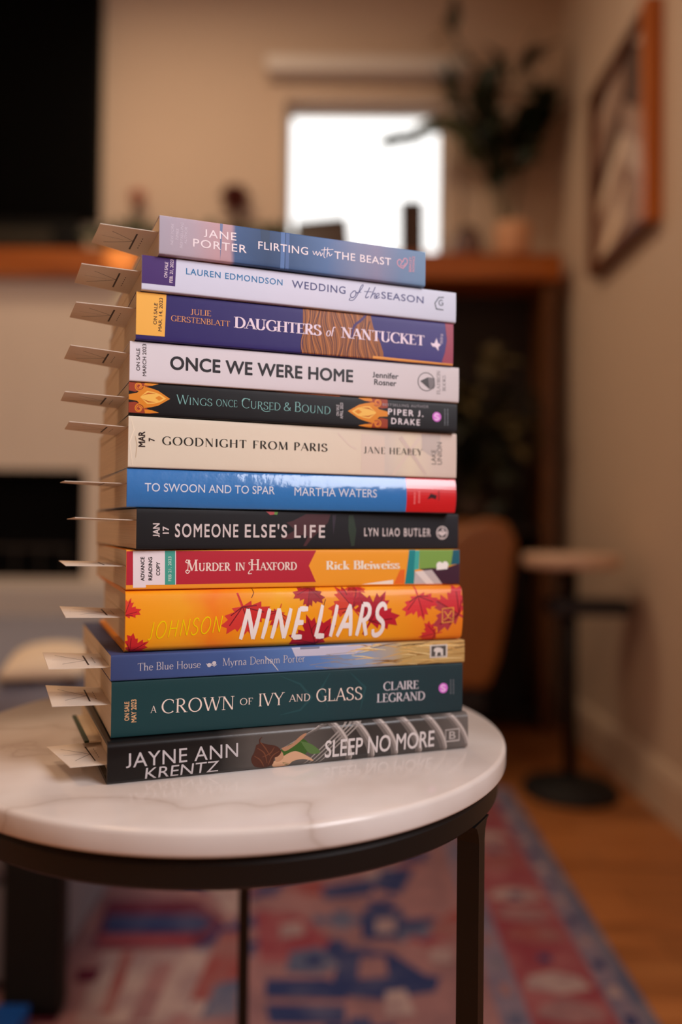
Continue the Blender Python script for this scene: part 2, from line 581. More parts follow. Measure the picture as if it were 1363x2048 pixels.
# right wall with the window behind the camera
WY0, WY1, WZ0, WZ1 = -0.68, 0.12, 1.01, 1.93
bm = bmesh.new()
box(bm, XR, XR + .1, YF, WY0, 0, ZC)
box(bm, XR, XR + .1, WY1, YB, 0, ZC)
box(bm, XR, XR + .1, WY0, WY1, 0, WZ0)
box(bm, XR, XR + .1, WY0, WY1, WZ1, ZC)
tag(obj('wall_right', bm, wall_m), kind='structure')
tag(obj('wall_left', bx(XL - .1, XL, YF, YB, 0, ZC), wall_m), kind='structure')
tag(obj('wall_rear', bx(XL, XR, YF - .1, YF, 0, ZC), wall_m), kind='structure')
# back wall with the small window over the mantel
BX0, BX1, BZ0, BZ1 = -0.222, 0.376, 1.63, 2.285
bm = bmesh.new()
box(bm, XL, BX0, YB, YB + .12, 0, ZC)
box(bm, BX1, XR, YB, YB + .12, 0, ZC)
box(bm, BX0, BX1, YB, YB + .12, 0, BZ0)
box(bm, BX0, BX1, YB, YB + .12, BZ1, ZC)
tag(obj('wall_back', bm, wall_m), kind='structure')


def glass_mat():
    m = bpy.data.materials.new('window_glass')
    m.use_nodes = True
    nt = m.node_tree
    g = nt.nodes.new('ShaderNodeBsdfGlossy')
    g.inputs['Roughness'].default_value = 0.02
    t = nt.nodes.new('ShaderNodeBsdfTransparent')
    mx = nt.nodes.new('ShaderNodeMixShader')
    fr = nt.nodes.new('ShaderNodeFresnel')
    fr.inputs[0].default_value = 1.45
    nt.links.new(fr.outputs[0], mx.inputs[0])
    nt.links.new(t.outputs[0], mx.inputs[1])
    nt.links.new(g.outputs[0], mx.inputs[2])
    nt.links.new(mx.outputs[0], nt.nodes['Material Output'].inputs[0])
    return m


glass_m = glass_mat()
win = tag(empty('window_1', ((BX0 + BX1) / 2, YB, BZ0)), 'small bright white-framed window above the wooden mantel', 'window', kind='structure')
ox, oz = (BX0 + BX1) / 2, BZ0
bm = bmesh.new()
wx, wz = (BX1 - BX0) / 2, BZ1 - BZ0
f = 0.018
box(bm, -wx, -wx + f, .05, .09, 0, wz)
box(bm, wx - f, wx, .05, .09, 0, wz)
box(bm, -wx + f, wx - f, .05, .09, wz - f, wz)
box(bm, -wx + f, wx - f, .05, .09, 0, f)
obj('window_frame', bm, trim_m, win, bevel=.003)
obj('window_pane', bx(-wx + f, wx - f, .068, .072, f, wz - f), glass_m, win)
bm = bmesh.new()
box(bm, -wx - .055, -wx, -.018, 0, 0.03, wz + .055)
box(bm, wx, wx + .055, -.018, 0, 0.03, wz + .055)
box(bm, -wx, wx, -.018, 0, wz, wz + .055)
obj('window_casing', bm, wall_m, win, bevel=.003)
bm = bmesh.new()
prism(bm, [(-.075, wz + .085), (-.06, wz + .075), (-.02, wz + .075), (0, wz + .085), (0, wz + .135), (-.075, wz + .135)], 'x', -wx - .07, wx + .07)
obj('window_head_ledge', bm, trim_m, win, bevel=.003)

win = tag(empty('window_2', (XR, (WY0 + WY1) / 2, WZ0)), 'tall side window behind the camera', 'window', kind='structure')
bm = bmesh.new()
hy, hz = (WY1 - WY0) / 2, WZ1 - WZ0
box(bm, 0, .06, -hy, -hy + .04, 0, hz)
box(bm, 0, .06, hy - .04, hy, 0, hz)
box(bm, 0, .06, -hy + .04, hy - .04, 0, .04)
box(bm, 0, .06, -hy + .04, hy - .04, hz - .04, hz)
obj('window_frame', bm, trim_m, win, bevel=.003)
obj('window_pane', bx(.03, .034, -hy + .04, hy - .04, .04, hz - .04), glass_m, win)

prof = [(XR, 0.0), (XR - .016, 0.0), (XR - .016, .10), (XR - .008, .125), (XR, .13)]
bm = bmesh.new()
prism(bm, prof, 'y', 0.2, YB)
tag(obj('baseboard_right', bm, wall_m), kind='structure')

# ------------------------------------------------------------------ fireplace wall
mantel_m = wood_mat('mantel_wood', (132, 64, 14), (164, 86, 24), (184, 106, 36), 0.35, axis=0, coat=0.3)
stone_m = mat('white_surround', (222, 208, 192), 0.7, noise=0.04, nscale=6)
soot_m = mat('firebox_black', (8, 7, 7), 0.9, spec=.1)
hearth_m = mat('hearth_grey', (206, 198, 190), 0.6, noise=0.05, nscale=8)
fp = tag(empty('fireplace', (-1.2, 2.72, 0)), 'white fireplace surround with a black firebox below the television', 'fireplace')
FXR = 0.06
bm = bmesh.new()
fy = 0.0
x0, x1 = XL + 1.21, FXR + 1.2
bx0, bx1, bz0, bz1 = -0.55, 0.30, .505, .885
box(bm, x0, bx0, 0, .155, 0, 1.553)
box(bm, bx1, x1, 0, .155, 0, 1.553)
box(bm, bx0, bx1, 0, .155, 0, bz0)
box(bm, bx0, bx1, 0, .155, bz1, 1.553)
obj('surround', bm, stone_m, fp)
bm = bmesh.new()
box(bm, bx0, bx1, .10, .15, bz0, bz1)
box(bm, bx0, bx0 + .015, .0, .10, bz0, bz1)
box(bm, bx1 - .015, bx1, .0, .10, bz0, bz1)
box(bm, bx0 + .015, bx1 - .015, .0, .10, bz0, bz0 + .01)
box(bm, bx0 + .015, bx1 - .015, .0, .10, bz1 - .01, bz1)
obj('firebox', bm, soot_m, fp)
bm = bmesh.new()
for i in range(9):
    xx = bx0 + .06 + i * .09
    box(bm, xx, xx + .006, .012, .02, bz0 + .01, bz0 + .10)
box(bm, bx0 + .05, bx1 - .05, .010, .022, bz0 + .10, bz0 + .112)
obj('grate', bm, mat('iron_grate', (44, 38, 34), .6), fp)
obj('hearth', bx(x0, 0.85, -.30, -.001, 0, .498), hearth_m, fp, bevel=.006)

MT, MB = 1.648, 1.555
tag(obj('mantel_shelf', bx(XL + .02, XR - .045, 2.66, YB - .001, MB, MT), mantel_m, bevel=.004), 'long orange-brown wooden mantel shelf along the back wall', 'shelf')

black_gloss = mat('tv_black', (2, 2, 2), 0.5, spec=.05)
tv = tag(empty('television', (-1.52, YB - .05, 1.815)), 'black flat television mounted above the mantel', 'television')
obj('bezel', bx(-.62, .615, 0, .04, 0, .86), mat('tv_bezel', (2, 2, 2), .6, spec=.1), tv, bevel=.004)
obj('screen', bx(-.61, .605, -.003, -.0005, .012, .85), black_gloss, tv)
obj('wall_bracket', bx(-.15, .15, .0402, .049, .2, .5), soot_m, tv)
sb = tag(empty('soundbar', (-1.43, 2.76, MT)), 'long black soundbar on the mantel under the television', 'speaker')
obj('body', bx(-.5, .49, -.04, .05, 0, .125), mat('soundbar_black', (8, 8, 7), .7, spec=.2), sb, bevel=.012, seg=3)
obj('front_face', bx(-.47, .40, -.043, -.0405, .03, .09), mat('soundbar_grille', (38, 34, 20), .6, metal=.2), sb)

# ------------------------------------------------------------------ leaves and plants
def leaf(bm, base, d, up, ln, wd, mi=0):
    d = Vector(d).normalized()
    up = Vector(up)
    s = d.cross(up)
    if s.length < 1e-4:
        s = d.orthogonal()
    s.normalize()
    n = s.cross(d)
    rows = []
    for t, w, dz in ((0, .08, 0), (.25, .75, .05), (.5, 1, .06), (.75, .72, 0), (1, .05, -.10)):
        c = Vector(base) + d * ln * t + n * ln * dz
        rows.append((bm.verts.new(c - s * wd * w / 2 + n * ln * .03 * w), bm.verts.new(c), bm.verts.new(c + s * wd * w / 2 + n * ln * .03 * w)))
    for a, b in zip(rows, rows[1:]):
        for k in (0, 1):
            f = bm.faces.new((a[k], a[k + 1], b[k + 1], b[k]))
            f.material_index = mi


def leafy(bm, pts, ln, wd, rng, step=1, sp=.8, up=(0, -.6, 1)):
    for i in range(1, len(pts), step):
        p = Vector(pts[i])
        d = (p - Vector(pts[i - 1])).normalized()
        for k in range(2):
            side = Vector((rng.uniform(-1, 1), rng.uniform(-1, 1), rng.uniform(-.4, .6)))
            leaf(bm, p, d * .7 + side * sp, up, ln * rng.uniform(.7, 1.2), wd * rng.uniform(.7, 1.1))


leaf_dark = mat('dark_leaf', (28, 38, 16), 0.5, noise=.15)
leaf_mid = mat('olive_leaf', (56, 62, 32), 0.5, noise=.15)
stem_m = mat('stem_green', (70, 66, 36), 0.6)
rng = random.Random(3)
pt = tag(empty('potted_plant', (0.60, 2.74, MT)), 'tall leafy potted plant on the right end of the mantel', 'plant')
bm = bmesh.new()
lathe(bm, [(0, 0), (.045, 0), (.058, .02), (.064, .10), (.062, .125), (.052, .125), (.05, .105), (0, .105)], 32)
obj('pot', bm, mat('peach_pot', (226, 172, 132), .6), pt, smooth=True)
bm = bmesh.new()
lathe(bm, [(0, .106), (.0495, .106), (.0495, .112), (0, .114)], 24)
obj('soil', bm, mat('soil', (30, 20, 14), .9), pt)


def PT(x, y, dy=0.0):
    v = at_y(x, y, 2.74 + dy)
    return v - Vector((0.60, 2.74, MT))


for pth, ln, wd, lm in (
        ([(1012, 440), (985, 300), (975, 180), (905, 68)], .10, .05, leaf_dark),
        ([(1016, 440), (1000, 320), (968, 230), (1048, 132)], .15, .09, leaf_dark),
        ([(1022, 440), (1050, 330), (1078, 260), (1080, 205)], .13, .08, leaf_dark),
        ([(1008, 440), (960, 330), (900, 262), (800, 280)], .085, .055, leaf_mid),
        ([(1014, 440), (980, 300), (930, 240), (898, 180)], .09, .06, leaf_mid),
        ([(1020, 440), (1035, 350), (1040, 300), (1060, 250)], .13, .08, leaf_dark), ([(1014, 440), (990, 380), (975, 300), (968, 225)], .13, .09, leaf_dark)):
    P = [PT(px, py, rng.uniform(-.04, .04) if i > 1 else 0) for i, (px, py) in enumerate(pth)]
    P[0].z = .112
    pts = Sp(*[tuple(p) for p in P]) if False else None
    pp = []
    for a in range(len(P) - 1):
        p0, p1, p2, p3 = P[max(a - 1, 0)], P[a], P[a + 1], P[min(a + 2, len(P) - 1)]
        for k in range(5):
            t = k / 5
            pp.append(0.5 * ((2 * p1) + (p2 - p0) * t + (2 * p0 - 5 * p1 + 4 * p2 - p3) * t * t + (3 * p1 - p0 - 3 * p2 + p3) * t ** 3))
    pp.append(P[-1])
    bm = bmesh.new()
    tube(bm, pp, .003, 6)
    st = obj('stem', bm, stem_m, pt, smooth=True)
    bm = bmesh.new()
    leafy(bm, pp[4:], ln, wd, rng, sp=.25 if pth[-1][0] == 800 else .8, up=(0, -1, .15) if pth[-1][0] == 800 else (0, -.6, 1))
    for v in bm.verts:
        v.co.y = min(v.co.y, .125)
    obj('foliage', bm, lm, st)

# mantel dressing
rng = random.Random(11)
gd = tag(empty('greenery_garland', (-0.555, 2.715, MT)), 'low dark green garland lying on the mantel behind the book stack', 'garland')
bm = bmesh.new()
gp = [(-.26 + .074 * i, .01 * math.sin(i * 2), .02 + .012 * math.sin(i * 1.7)) for i in range(9)]
tube(bm, gp, .006, 6)
obj('stem', bm, stem_m, gd)
bm = bmesh.new()
for i in range(150):
    p = gp[rng.randrange(9)]
    leaf(bm, (p[0] + rng.uniform(-.03, .03), p[1], p[2]), (rng.uniform(-1, 1), rng.uniform(-.7, .2), rng.uniform(.15, 1)), (0, -1, .5), rng.uniform(.07, .12), .035)
obj('foliage', bm, leaf_mid, gd)


def bloom(name, px, py, r, m, label, tilt):
    c = at_y(px, py, 2.83)
    root = tag(empty(name, (c.x + tilt, 2.83, MT)), label, 'flower')
    o = Vector((c.x + tilt, 2.83, MT))
    top = c - o
    bm = bmesh.new()
    tube(bm, bez((0, 0, 0), (0, 0, top.z * .6), top, 8), .004, 6)
    obj('stem', bm, stem_m, root)
    bm = bmesh.new()
    for ring, (el, k, ln) in enumerate(((80, 5, .9), (50, 9, 1.0), (20, 11, 1.05), (-15, 10, .8))):
        for i in range(k):
            a = 2 * math.pi * (i + .5 * ring) / k
            d = (math.cos(a) * math.cos(R(el)), math.sin(a) * math.cos(R(el)), math.sin(R(el)))
            leaf(bm, top, d, (0, 0, 1), r * ln, r * .6)
    obj('petals', bm, m, root)


bloom('dried_protea', 470, 402, .066, mat('maroon_petal', (122, 56, 52), .7), 'maroon dried bloom standing on the mantel left of the window', .02)
bloom('dried_rose', 275, 398, .040, mat('pink_petal', (232, 176, 156), .7), 'pale pink dried bloom standing on the mantel near the television', -.01)

dark_wood = mat('dark_frame_wood', (52, 34, 26), .5)


def photo_frame(x0, x1, z1, y, label, tilt=0.0):
    root = tag(empty('photo_frame', ((x0 + x1) / 2, y, MT)), label, 'picture frame', 'dark picture frames on the mantel')
    root.rotation_euler = (R(-8), tilt, 0)
    w, h = (x1 - x0) / 2, z1 - MT
    bm = bmesh.new()
    box(bm, -w, -w + .014, -.008, .008, 0, h)
    box(bm, w - .014, w, -.008, .008, 0, h)
    box(bm, -w + .014, w - .014, -.008, .008, 0, .014)
    box(bm, -w + .014, w - .014, -.008, .008, h - .014, h)
    obj('frame', bm, dark_wood, root, bevel=.002)
    obj('backing', bx(-w + .014, w - .014, 0, .006, .014, h - .014), mat('photo_dark', (64, 44, 34), .4), root)


photo_frame(-.165, .03, 1.824, 2.80, 'low dark brown picture frame leaning under the window, left one of two', R(-6))
photo_frame(.203, .293, 1.90, 2.80, 'narrow tall dark picture frame in front of the window, right one of two')
vs = tag(empty('stoneware_jar', (.445, 2.78, MT)), 'small mauve-grey jar between the window and the potted plant', 'jar')
bm = bmesh.new()
lathe(bm, [(0, 0), (.036, 0), (.05, .02), (.054, .06), (.046, .095), (.036, .105), (.036, .112), (.030, .112), (.030, .10), (0, .095)], 32)
obj('body', bm, mat('mauve_glaze', (112, 86, 80), .45), vs, smooth=True)
bm = bmesh.new()
lathe(bm, [(.0365, .1125), (.040, .1125), (.040, .12), (.008, .126), (.010, .138), (0, .141)], 32)
obj('lid', bm, mat('olive_lid', (74, 66, 46), .5), vs, smooth=True)

# ------------------------------------------------------------------ open cupboard under the mantel, right of the fireplace
cab_m = wood_mat('cabinet_wood', (78, 46, 18), (98, 58, 24), (112, 70, 32), .45, axis=2)
dark_m = mat('cabinet_dark_back', (34, 22, 14), .8)
cb = tag(empty('open_bookcase', (.41, 2.76, 0)), 'open brown wooden bookcase built in under the right end of the mantel', 'bookcase')
obj('side_panel', bx(.285, .325, -.08, .11, 0, MB - .002), cab_m, cb)
obj('side_panel', bx(-.34, -.30, -.08, .11, 0, MB - .002), cab_m, cb)
obj('back_panel', bx(-.299, .284, .09, .11, 0, MB - .002), dark_m, cb)
for z in (.04, .68):
    obj('shelf', bx(-.299, .284, -.07, .089, z, z + .025), dark_m, cb)
tp = tag(empty('trailing_plant', (.46, 2.73, .705)), 'dark bushy trailing plant in the bookcase under the mantel', 'plant')
bm = bmesh.new()
lathe(bm, [(0, 0), (.05, 0), (.06, .1), (.055, .1), (.05, .09), (0, .09)], 24)
obj('pot', bm, mat('bark_pot', (60, 42, 28), .7), tp, smooth=True)
rng = random.Random(5)
bmL, bmD = bmesh.new(), bmesh.new()
for i in range(16):
    a = rng.uniform(-1.2, 1.2)
    e = (a * .22, rng.uniform(-.16, -.03), rng.uniform(-.05, .72))
    pts = bez((0, 0, .08), (a * .08, -.04, .35 + rng.uniform(0, .3)), e, 7)
    bm = bmesh.new()
    tube(bm, pts, .0025, 5)
    obj('stem', bm, stem_m, tp)
    leafy(bmD if i % 5 else bmL, pts, .085, .05, rng)
for b_ in (bmD, bmL):
    for v in b_.verts:
        v.co.x = max(-.33, min(.21, v.co.x))
        v.co.y = min(v.co.y, .08)
        if v.co.z < .005 and v.co.y > -.125:
            v.co.z = .005
obj('foliage', bmD, mat('shade_leaf', (26, 30, 14), .6), tp)
obj('foliage', bmL, mat('pale_leaf', (96, 84, 48), .6), tp)

# ------------------------------------------------------------------ tan armchair
tan_m = mat('tan_leather', (142, 84, 28), .45, noise=.08, nscale=12)
ac = tag(empty('leather_armchair', (.165, 2.37, 0)), 'rounded tan leather armchair behind the book stack', 'armchair')
pr = [(-.26, .26), (-.26, .50), (-.20, .57), (-.02, .60), (.10, .64), (.17, .70), (.23, .725), (.29, .715), (.315, .66), (.30, .50), (.27, .34), (.24, .26)]
bm = bmesh.new()
prism(bm, pr, 'y', -.27, -.20)
obj('arm_panel', bm, tan_m, ac, bevel=.02, seg=3)
bm = bmesh.new()
prism(bm, pr, 'y', .20, .27)
obj('arm_panel', bm, tan_m, ac, bevel=.02, seg=3)
obj('seat_cushion', bx(-.25, .18, -.198, .198, .28, .46), tan_m, ac, bevel=.03, seg=3)
bm = bmesh.new()
prism(bm, [(.185, .28), (.27, .30), (.305, .66), (.25, .72), (.19, .66)], 'y', -.198, .198)
obj('backrest', bm, tan_m, ac, bevel=.02, seg=3)
obj('seat_rail', bx(-.24, .23, -.25, .25, .20, .258), mat('dark_rail', (20, 14, 10), .6), ac)
for lx in (-.22, .20):
    for ly in (-.22, .22):
        bm = bmesh.new()
        tube(bm, [(lx, ly, 0), (lx, ly, .198)], [.012, .018], 12)
        obj('leg', bm, soot_m, ac)

# ------------------------------------------------------------------ pedestal drinks table near the right wall
blk = mat('black_metal', (16, 14, 13), .45, metal=.3)
dt = tag(empty('pedestal_table', (.612, 2.06, 0)), 'small black pedestal drinks table with a pale round top by the right wall', 'side table')
bm = bmesh.new()
lathe(bm, [(0, .595), (.118, .595), (.126, .602), (.126, .625), (.120, .632), (0, .632)], 48)
obj('tabletop', bm, mat('pale_top', (216, 184, 158), .4), dt, smooth=True)
bm = bmesh.new()
tube(bm, [(0, 0, .02), (0, 0, .594)], .017, 20)
obj('pole', bm, blk, dt, smooth=True)
bm = bmesh.new()
lathe(bm, [(0, 0), (.122, 0), (.124, .008), (.118, .022), (.04, .03), (.02, .045), (0, .045)], 48)
obj('base', bm, mat('black_base', (8, 7, 7), .7), dt, smooth=True)
bm = bmesh.new()
box(bm, -.06, .145, -.05, .05, .472, .512)
obj('lower_shelf', bm, mat('navy_shelf', (24, 24, 32), .5), dt, bevel=.006)

# ------------------------------------------------------------------ framed wood art on the right wall
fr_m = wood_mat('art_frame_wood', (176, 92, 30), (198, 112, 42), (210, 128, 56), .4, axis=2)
A0, A1, AZ0, AZ1 = 1.93, 2.40, 1.478, 2.045
art = tag(empty('framed_wood_art', (XR - .001, (A0 + A1) / 2, AZ0)), 'square framed artwork of slanted taupe strips on the right wall', 'artwork')
hw, hh = (A1 - A0) / 2, AZ1 - AZ0
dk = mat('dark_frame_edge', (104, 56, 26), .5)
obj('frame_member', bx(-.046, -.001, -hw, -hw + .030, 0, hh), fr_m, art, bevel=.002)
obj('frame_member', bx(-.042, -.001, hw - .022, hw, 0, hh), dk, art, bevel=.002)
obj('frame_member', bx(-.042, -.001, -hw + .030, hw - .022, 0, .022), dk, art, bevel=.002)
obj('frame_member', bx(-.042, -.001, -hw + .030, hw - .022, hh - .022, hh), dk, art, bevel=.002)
tones = [mat('strip_%s' % n, c, .6) for n, c in (('taupe', (176, 146, 126)), ('grey', (206, 184, 166)), ('cream', (250, 228, 200)), ('brown', (100, 76, 62)))]
bm = bmesh.new()
box(bm, -.010, -.001, -hw + .030, hw - .022, .022, hh - .022)
y0, y1, z0, z1 = -hw + .030, hw - .022, .022, hh - .022
rng = random.Random(2)
N = 6
hh2 = (z1 - z0)
for half in (0, 1):
    ya, yb = (y0, 0.0) if half == 0 else (0.0, y1)
    for i in range(-4, N + 4):
        za = z0 + hh2 * i / N
        zb = za + hh2 / N
        sl = .14 if half == 0 else -.14
        poly = [(ya, za), (yb, za + sl), (yb, zb + sl), (ya, zb)]
        for s in ((z0, 1), (z1, -1)):
            q = []
            for k in range(len(poly)):
                a, b = poly[k], poly[(k + 1) % len(poly)]
                da, db = s[1] * (a[1] - s[0]), s[1] * (b[1] - s[0])
                if da >= 0:
                    q.append(a)
                if (da >= 0) != (db >= 0):
                    t = da / (da - db)
                    q.append((a[0] + (b[0] - a[0]) * t, a[1] + (b[1] - a[1]) * t))
            poly = q
            if len(poly) < 3:
                break
        if len(poly) < 3:
            continue
        mi = rng.choice((0, 0, 1, 1, 2, 3))
        d = -.012 - .004 * (i % 3)
        top = [bm.verts.new((d, u, v)) for u, v in poly]
        bot = [bm.verts.new((-.0101, u, v)) for u, v in poly]
        for vs_ in [top, bot[::-1]] + [[top[k], bot[k], bot[(k + 1) % len(poly)], top[(k + 1) % len(poly)]] for k in range(len(poly))]:
            f_ = bm.faces.new(vs_)
            f_.material_index = mi
obj('slanted_strips', bm, tones, art)

# ------------------------------------------------------------------ ottoman, pillow and things low on the left
grey_fab = mat('blue_grey_fabric', (136, 138, 152), .9, noise=.08, nscale=60, bump=.4, bscale=500)
ot = tag(empty('ottoman', (-.95, 1.60, RH + .0014)), 'large blue-grey upholstered ottoman behind the marble table', 'ottoman')
obj('cushion', bx(-.70, .545, -.46, .44, .16, .45), grey_fab, ot, bevel=.03, seg=4)
obj('skirt', bx(-.69, .525, -.45, .43, .012, .158), grey_fab, ot, bevel=.01)
for lx in (-.6, .45):
    for ly in (-.38, .36):
        obj('leg', bx(lx - .02, lx + .02, ly - .02, ly + .02, 0, .0115), blk, ot)
cr = mat('cream_fleece', (236, 218, 192), .95, bump=.6, bscale=150)
bm = bmesh.new()
bmesh.ops.create_grid(bm, x_segments=14, y_segments=14, size=1)
top = {}
for v in bm.verts:
    u, w = v.co.x, v.co.y
    k = (1 - u * u) * (1 - w * w)
    v.co = Vector((u * .064, w * .118, .030 * k ** .45 + .002))
ret = bmesh.ops.duplicate(bm, geom=bm.verts[:] + bm.edges[:] + bm.faces[:])
for g in ret['geom']:
    if isinstance(g, bmesh.types.BMVert):
        g.co.z = -g.co.z * .35
for v in bm.verts:
    v.co.z += .0125
bmesh.ops.remove_doubles(bm, verts=bm.verts[:], dist=.0042)
pw = obj('throw_pillow', bm, cr, smooth=True)
pw.location = (-.468, 1.262, .4582)
pw.rotation_euler = (0, 0, R(14))
tag(pw, 'cream throw pillow lying on the blue-grey ottoman', 'pillow')

sp = tag(empty('ottoman_shade_panel', (-.432, 1.112, RH + .0014)), 'slim black panel added as the shade on the front of the ottoman', 'speaker')  # added dark panel, stands in for the shade on the ottoman front
obj('shade_panel', bx(-.036, .046, -.018, .018, .006, .33), mat('shade_panel_black', (12, 13, 14), .7), sp, bevel=.004)
obj('front_face', bx(-.031, .041, -.021, -.0185, .02, .32), mat('shade_panel_facing', (16, 17, 18), .9), sp)
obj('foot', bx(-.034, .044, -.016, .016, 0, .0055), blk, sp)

# ------------------------------------------------------------------ rug
def rug_mat(base, c2, sc, lo=.42, hi=.62):
    m = bpy.data.materials.new('rug_pile')
    m.use_nodes = True
    nt = m.node_tree
    b = nt.nodes['Principled BSDF']
    tc = nt.nodes.new('ShaderNodeTexCoord')
    n = nt.nodes.new('ShaderNodeTexNoise')
    n.inputs['Scale'].default_value = sc
    n.inputs['Detail'].default_value = 5
    n.inputs['Roughness'].default_value = .65
    nt.links.new(tc.outputs['Object'], n.inputs['Vector'])
    r = ramp_node(nt, [(lo, base), (hi, c2)])
    nt.links.new(n.outputs['Fac'], r.inputs[0])
    nt.links.new(r.outputs[0], b.inputs['Base Color'])
    b.inputs['Roughness'].default_value = .95
    b.inputs['Specular IOR Level'].default_value = .1
    return m


PINK, RED, NAVY, LAV, CREAM, RUST, DRED, GREYB = range(8)
rug_ms = [rug_mat((162, 122, 126), (138, 106, 114), 12), rug_mat((142, 66, 80), (164, 108, 114), 11, .40, .68), rug_mat((52, 64, 110), (92, 94, 126), 14, .46, .72),
          rug_mat((138, 126, 146), (114, 108, 134), 16), rug_mat((180, 160, 160), (154, 130, 136), 14), rug_mat((150, 82, 84), (150, 110, 112), 12),
          rug_mat((100, 40, 62), (118, 74, 92), 12), rug_mat((92, 100, 130), (128, 122, 138), 14)]
RX1, RX0, RY0, RY1 = .455, -1.7, .55, 2.08
bm = bmesh.new()
box(bm, RX0, RX1, RY0, RY1, .0002, RH, PINK)


def rp(poly, mi, h):
    f_ = bm.faces.new([bm.verts.new((x, y, RH + h)) for x, y in poly])
    f_.material_index = mi
    if f_.normal.z < 0 or f_.calc_area() and sum((poly[i][0] * poly[(i + 1) % len(poly)][1] - poly[(i + 1) % len(poly)][0] * poly[i][1]) for i in range(len(poly))) < 0:
        f_.normal_flip()


def rrect(x0, x1, y0, y1, mi, h):
    rp([(x0, y0), (x1, y0), (x1, y1), (x0, y1)], mi, h)


_rk = [0]


def rpx(pts, mi, h):
    _rk[0] += 1
    h += _rk[0] * .00001
    P = [at_z(x, y, RH) for x, y in pts]
    rp([(p.x, p.y) for p in P], mi, h)


# borders along the right edge and far end
rrect(.432, .4545, RY0, RY1, GREYB, .0004)
rrect(.398, .432, RY0, RY1, LAV, .0004)
rrect(.275, .398, RY0, RY1, RED, .0004)
rrect(.232, .275, RY0, RY1, LAV, .0004)
for i in range(22):
    y = RY0 + .05 + i * .07
    rrect(.407, .425, y, y + .026, NAVY if i % 2 else CREAM, .0008)
    rp([(.336 + .045 * math.cos(a * math.pi / 3 + .5) * (1 + .3 * (a % 2)), y + .035 + .03 * math.sin(a * math.pi / 3 + .5)) for a in range(6)], (CREAM, RED, RUST, PINK)[i % 4], .0008)
    if i % 3 == 0:
        rrect(.325, .345, y + .02, y + .04, NAVY, .0012)
    rrect(.245, .262, y, y + .03, GREYB if i % 2 else PINK, .0008)
# field motifs read off the floor between the table legs
rpx([(215, 1800), (395, 1800), (450, 1845), (395, 1895), (180, 1900)], DRED, .0005)
rpx([(215, 1830), (395, 1830), (430, 1846), (395, 1866), (205, 1866)], NAVY, .0010)
rpx([(200, 1872), (390, 1872), (380, 1890), (190, 1890)], RED, .0010)
rpx([(400, 1760), (480, 1760), (500, 1810), (460, 1835)], CREAM, .0006)
rpx([(205, 1905), (450, 1900), (430, 1960), (330, 2048), (150, 2048)], CREAM, .0004)
rpx([(245, 1905), (268, 1905), (225, 2030), (200, 2030)], RUST, .0009)
rpx([(310, 1925), (350, 1925), (300, 2040), (255, 2048)], PINK, .0009)
rpx([(155, 1940), (205, 1935), (190, 1965), (150, 1965)], DRED, .0009)
rpx([(60, 2010), (130, 2008), (110, 2048), (40, 2048)], DRED, .0007)
rpx([(440, 1865), (490, 1860), (480, 2000), (380, 2000)], RUST, .0006)
rpx([(510, 1820), (600, 1830), (660, 1880), (640, 1920), (520, 1930)], RED, .0006)
rpx([(640, 1775), (760, 1755), (740, 1790), (650, 1800)], NAVY, .0008)
rpx([(760, 1740), (830, 1735), (800, 1790), (750, 1780)], NAVY, .0008)
rpx([(720, 1830), (800, 1815), (810, 1840), (870, 1835), (865, 1850), (800, 1860), (800, 1880), (725, 1880)], NAVY, .0009)
rpx([(752, 1840), (790, 1836), (790, 1866), (750, 1868)], CREAM, .0013)
rpx([(680, 1900), (780, 1905), (850, 1950), (880, 1955), (870, 1985), (760, 2000), (660, 1990)], NAVY, .0008)
rpx([(720, 1915), (770, 1915), (775, 1955), (715, 1960)], PINK, .0013)
rpx([(530, 1960), (650, 1958), (700, 1975), (690, 2000), (530, 1995)], NAVY, .0008)
rpx([(530, 2010), (690, 2012), (690, 2048), (540, 2048)], NAVY, .0008)
rpx([(580, 1905), (640, 1895), (680, 1935), (640, 1950), (570, 1945)], GREYB, .0009)
rpx([(610, 1915), (640, 1912), (650, 1930), (615, 1935)], NAVY, .0013)
rpx([(770, 1985), (810, 1980), (830, 2030), (770, 2035)], CREAM, .0012)
rpx([(430, 1970), (480, 1960), (470, 2030), (400, 2040)], GREYB, .0009)
rpx([(860, 1900), (900, 1898), (905, 1925), (862, 1928)], CREAM, .0009)
rpx([(560, 1850), (600, 1845), (610, 1870), (560, 1880)], CREAM, .0011)
# more of the interlocking field pattern
rg = random.Random(21)
for i in range(230):
    x, y = (rg.uniform(-.28, .20), rg.uniform(.95, 1.95)) if i < 46 else (rg.uniform(-1.62, .19), rg.uniform(.61, 2.02))
    if i >= 46 and -.62 < x < .19 and y > .93:
        continue
    s = rg.uniform(.018, .042)
    mi = (NAVY, CREAM, RED, GREYB, NAVY, RUST)[i % 6]
    a_ = rg.choice((0, 0, math.pi / 4))
    P = [(-1.6, -.4), (-.5, -.4), (-.5, -1), (.5, -1), (.5, -.4), (1.6, -.4), (1.6, .4), (.5, .4), (.5, 1), (-.5, 1), (-.5, .4), (-1.6, .4)]
    rp([(x + s * (u * math.cos(a_) - v * math.sin(a_)), y + s * (u * math.sin(a_) + v * math.cos(a_))) for u, v in P], mi, .0001 + .000002 * i)
rug = obj('area_rug', bm, rug_ms)
tag(rug, 'faded red, pink and blue patterned rug under the marble table', 'rug')

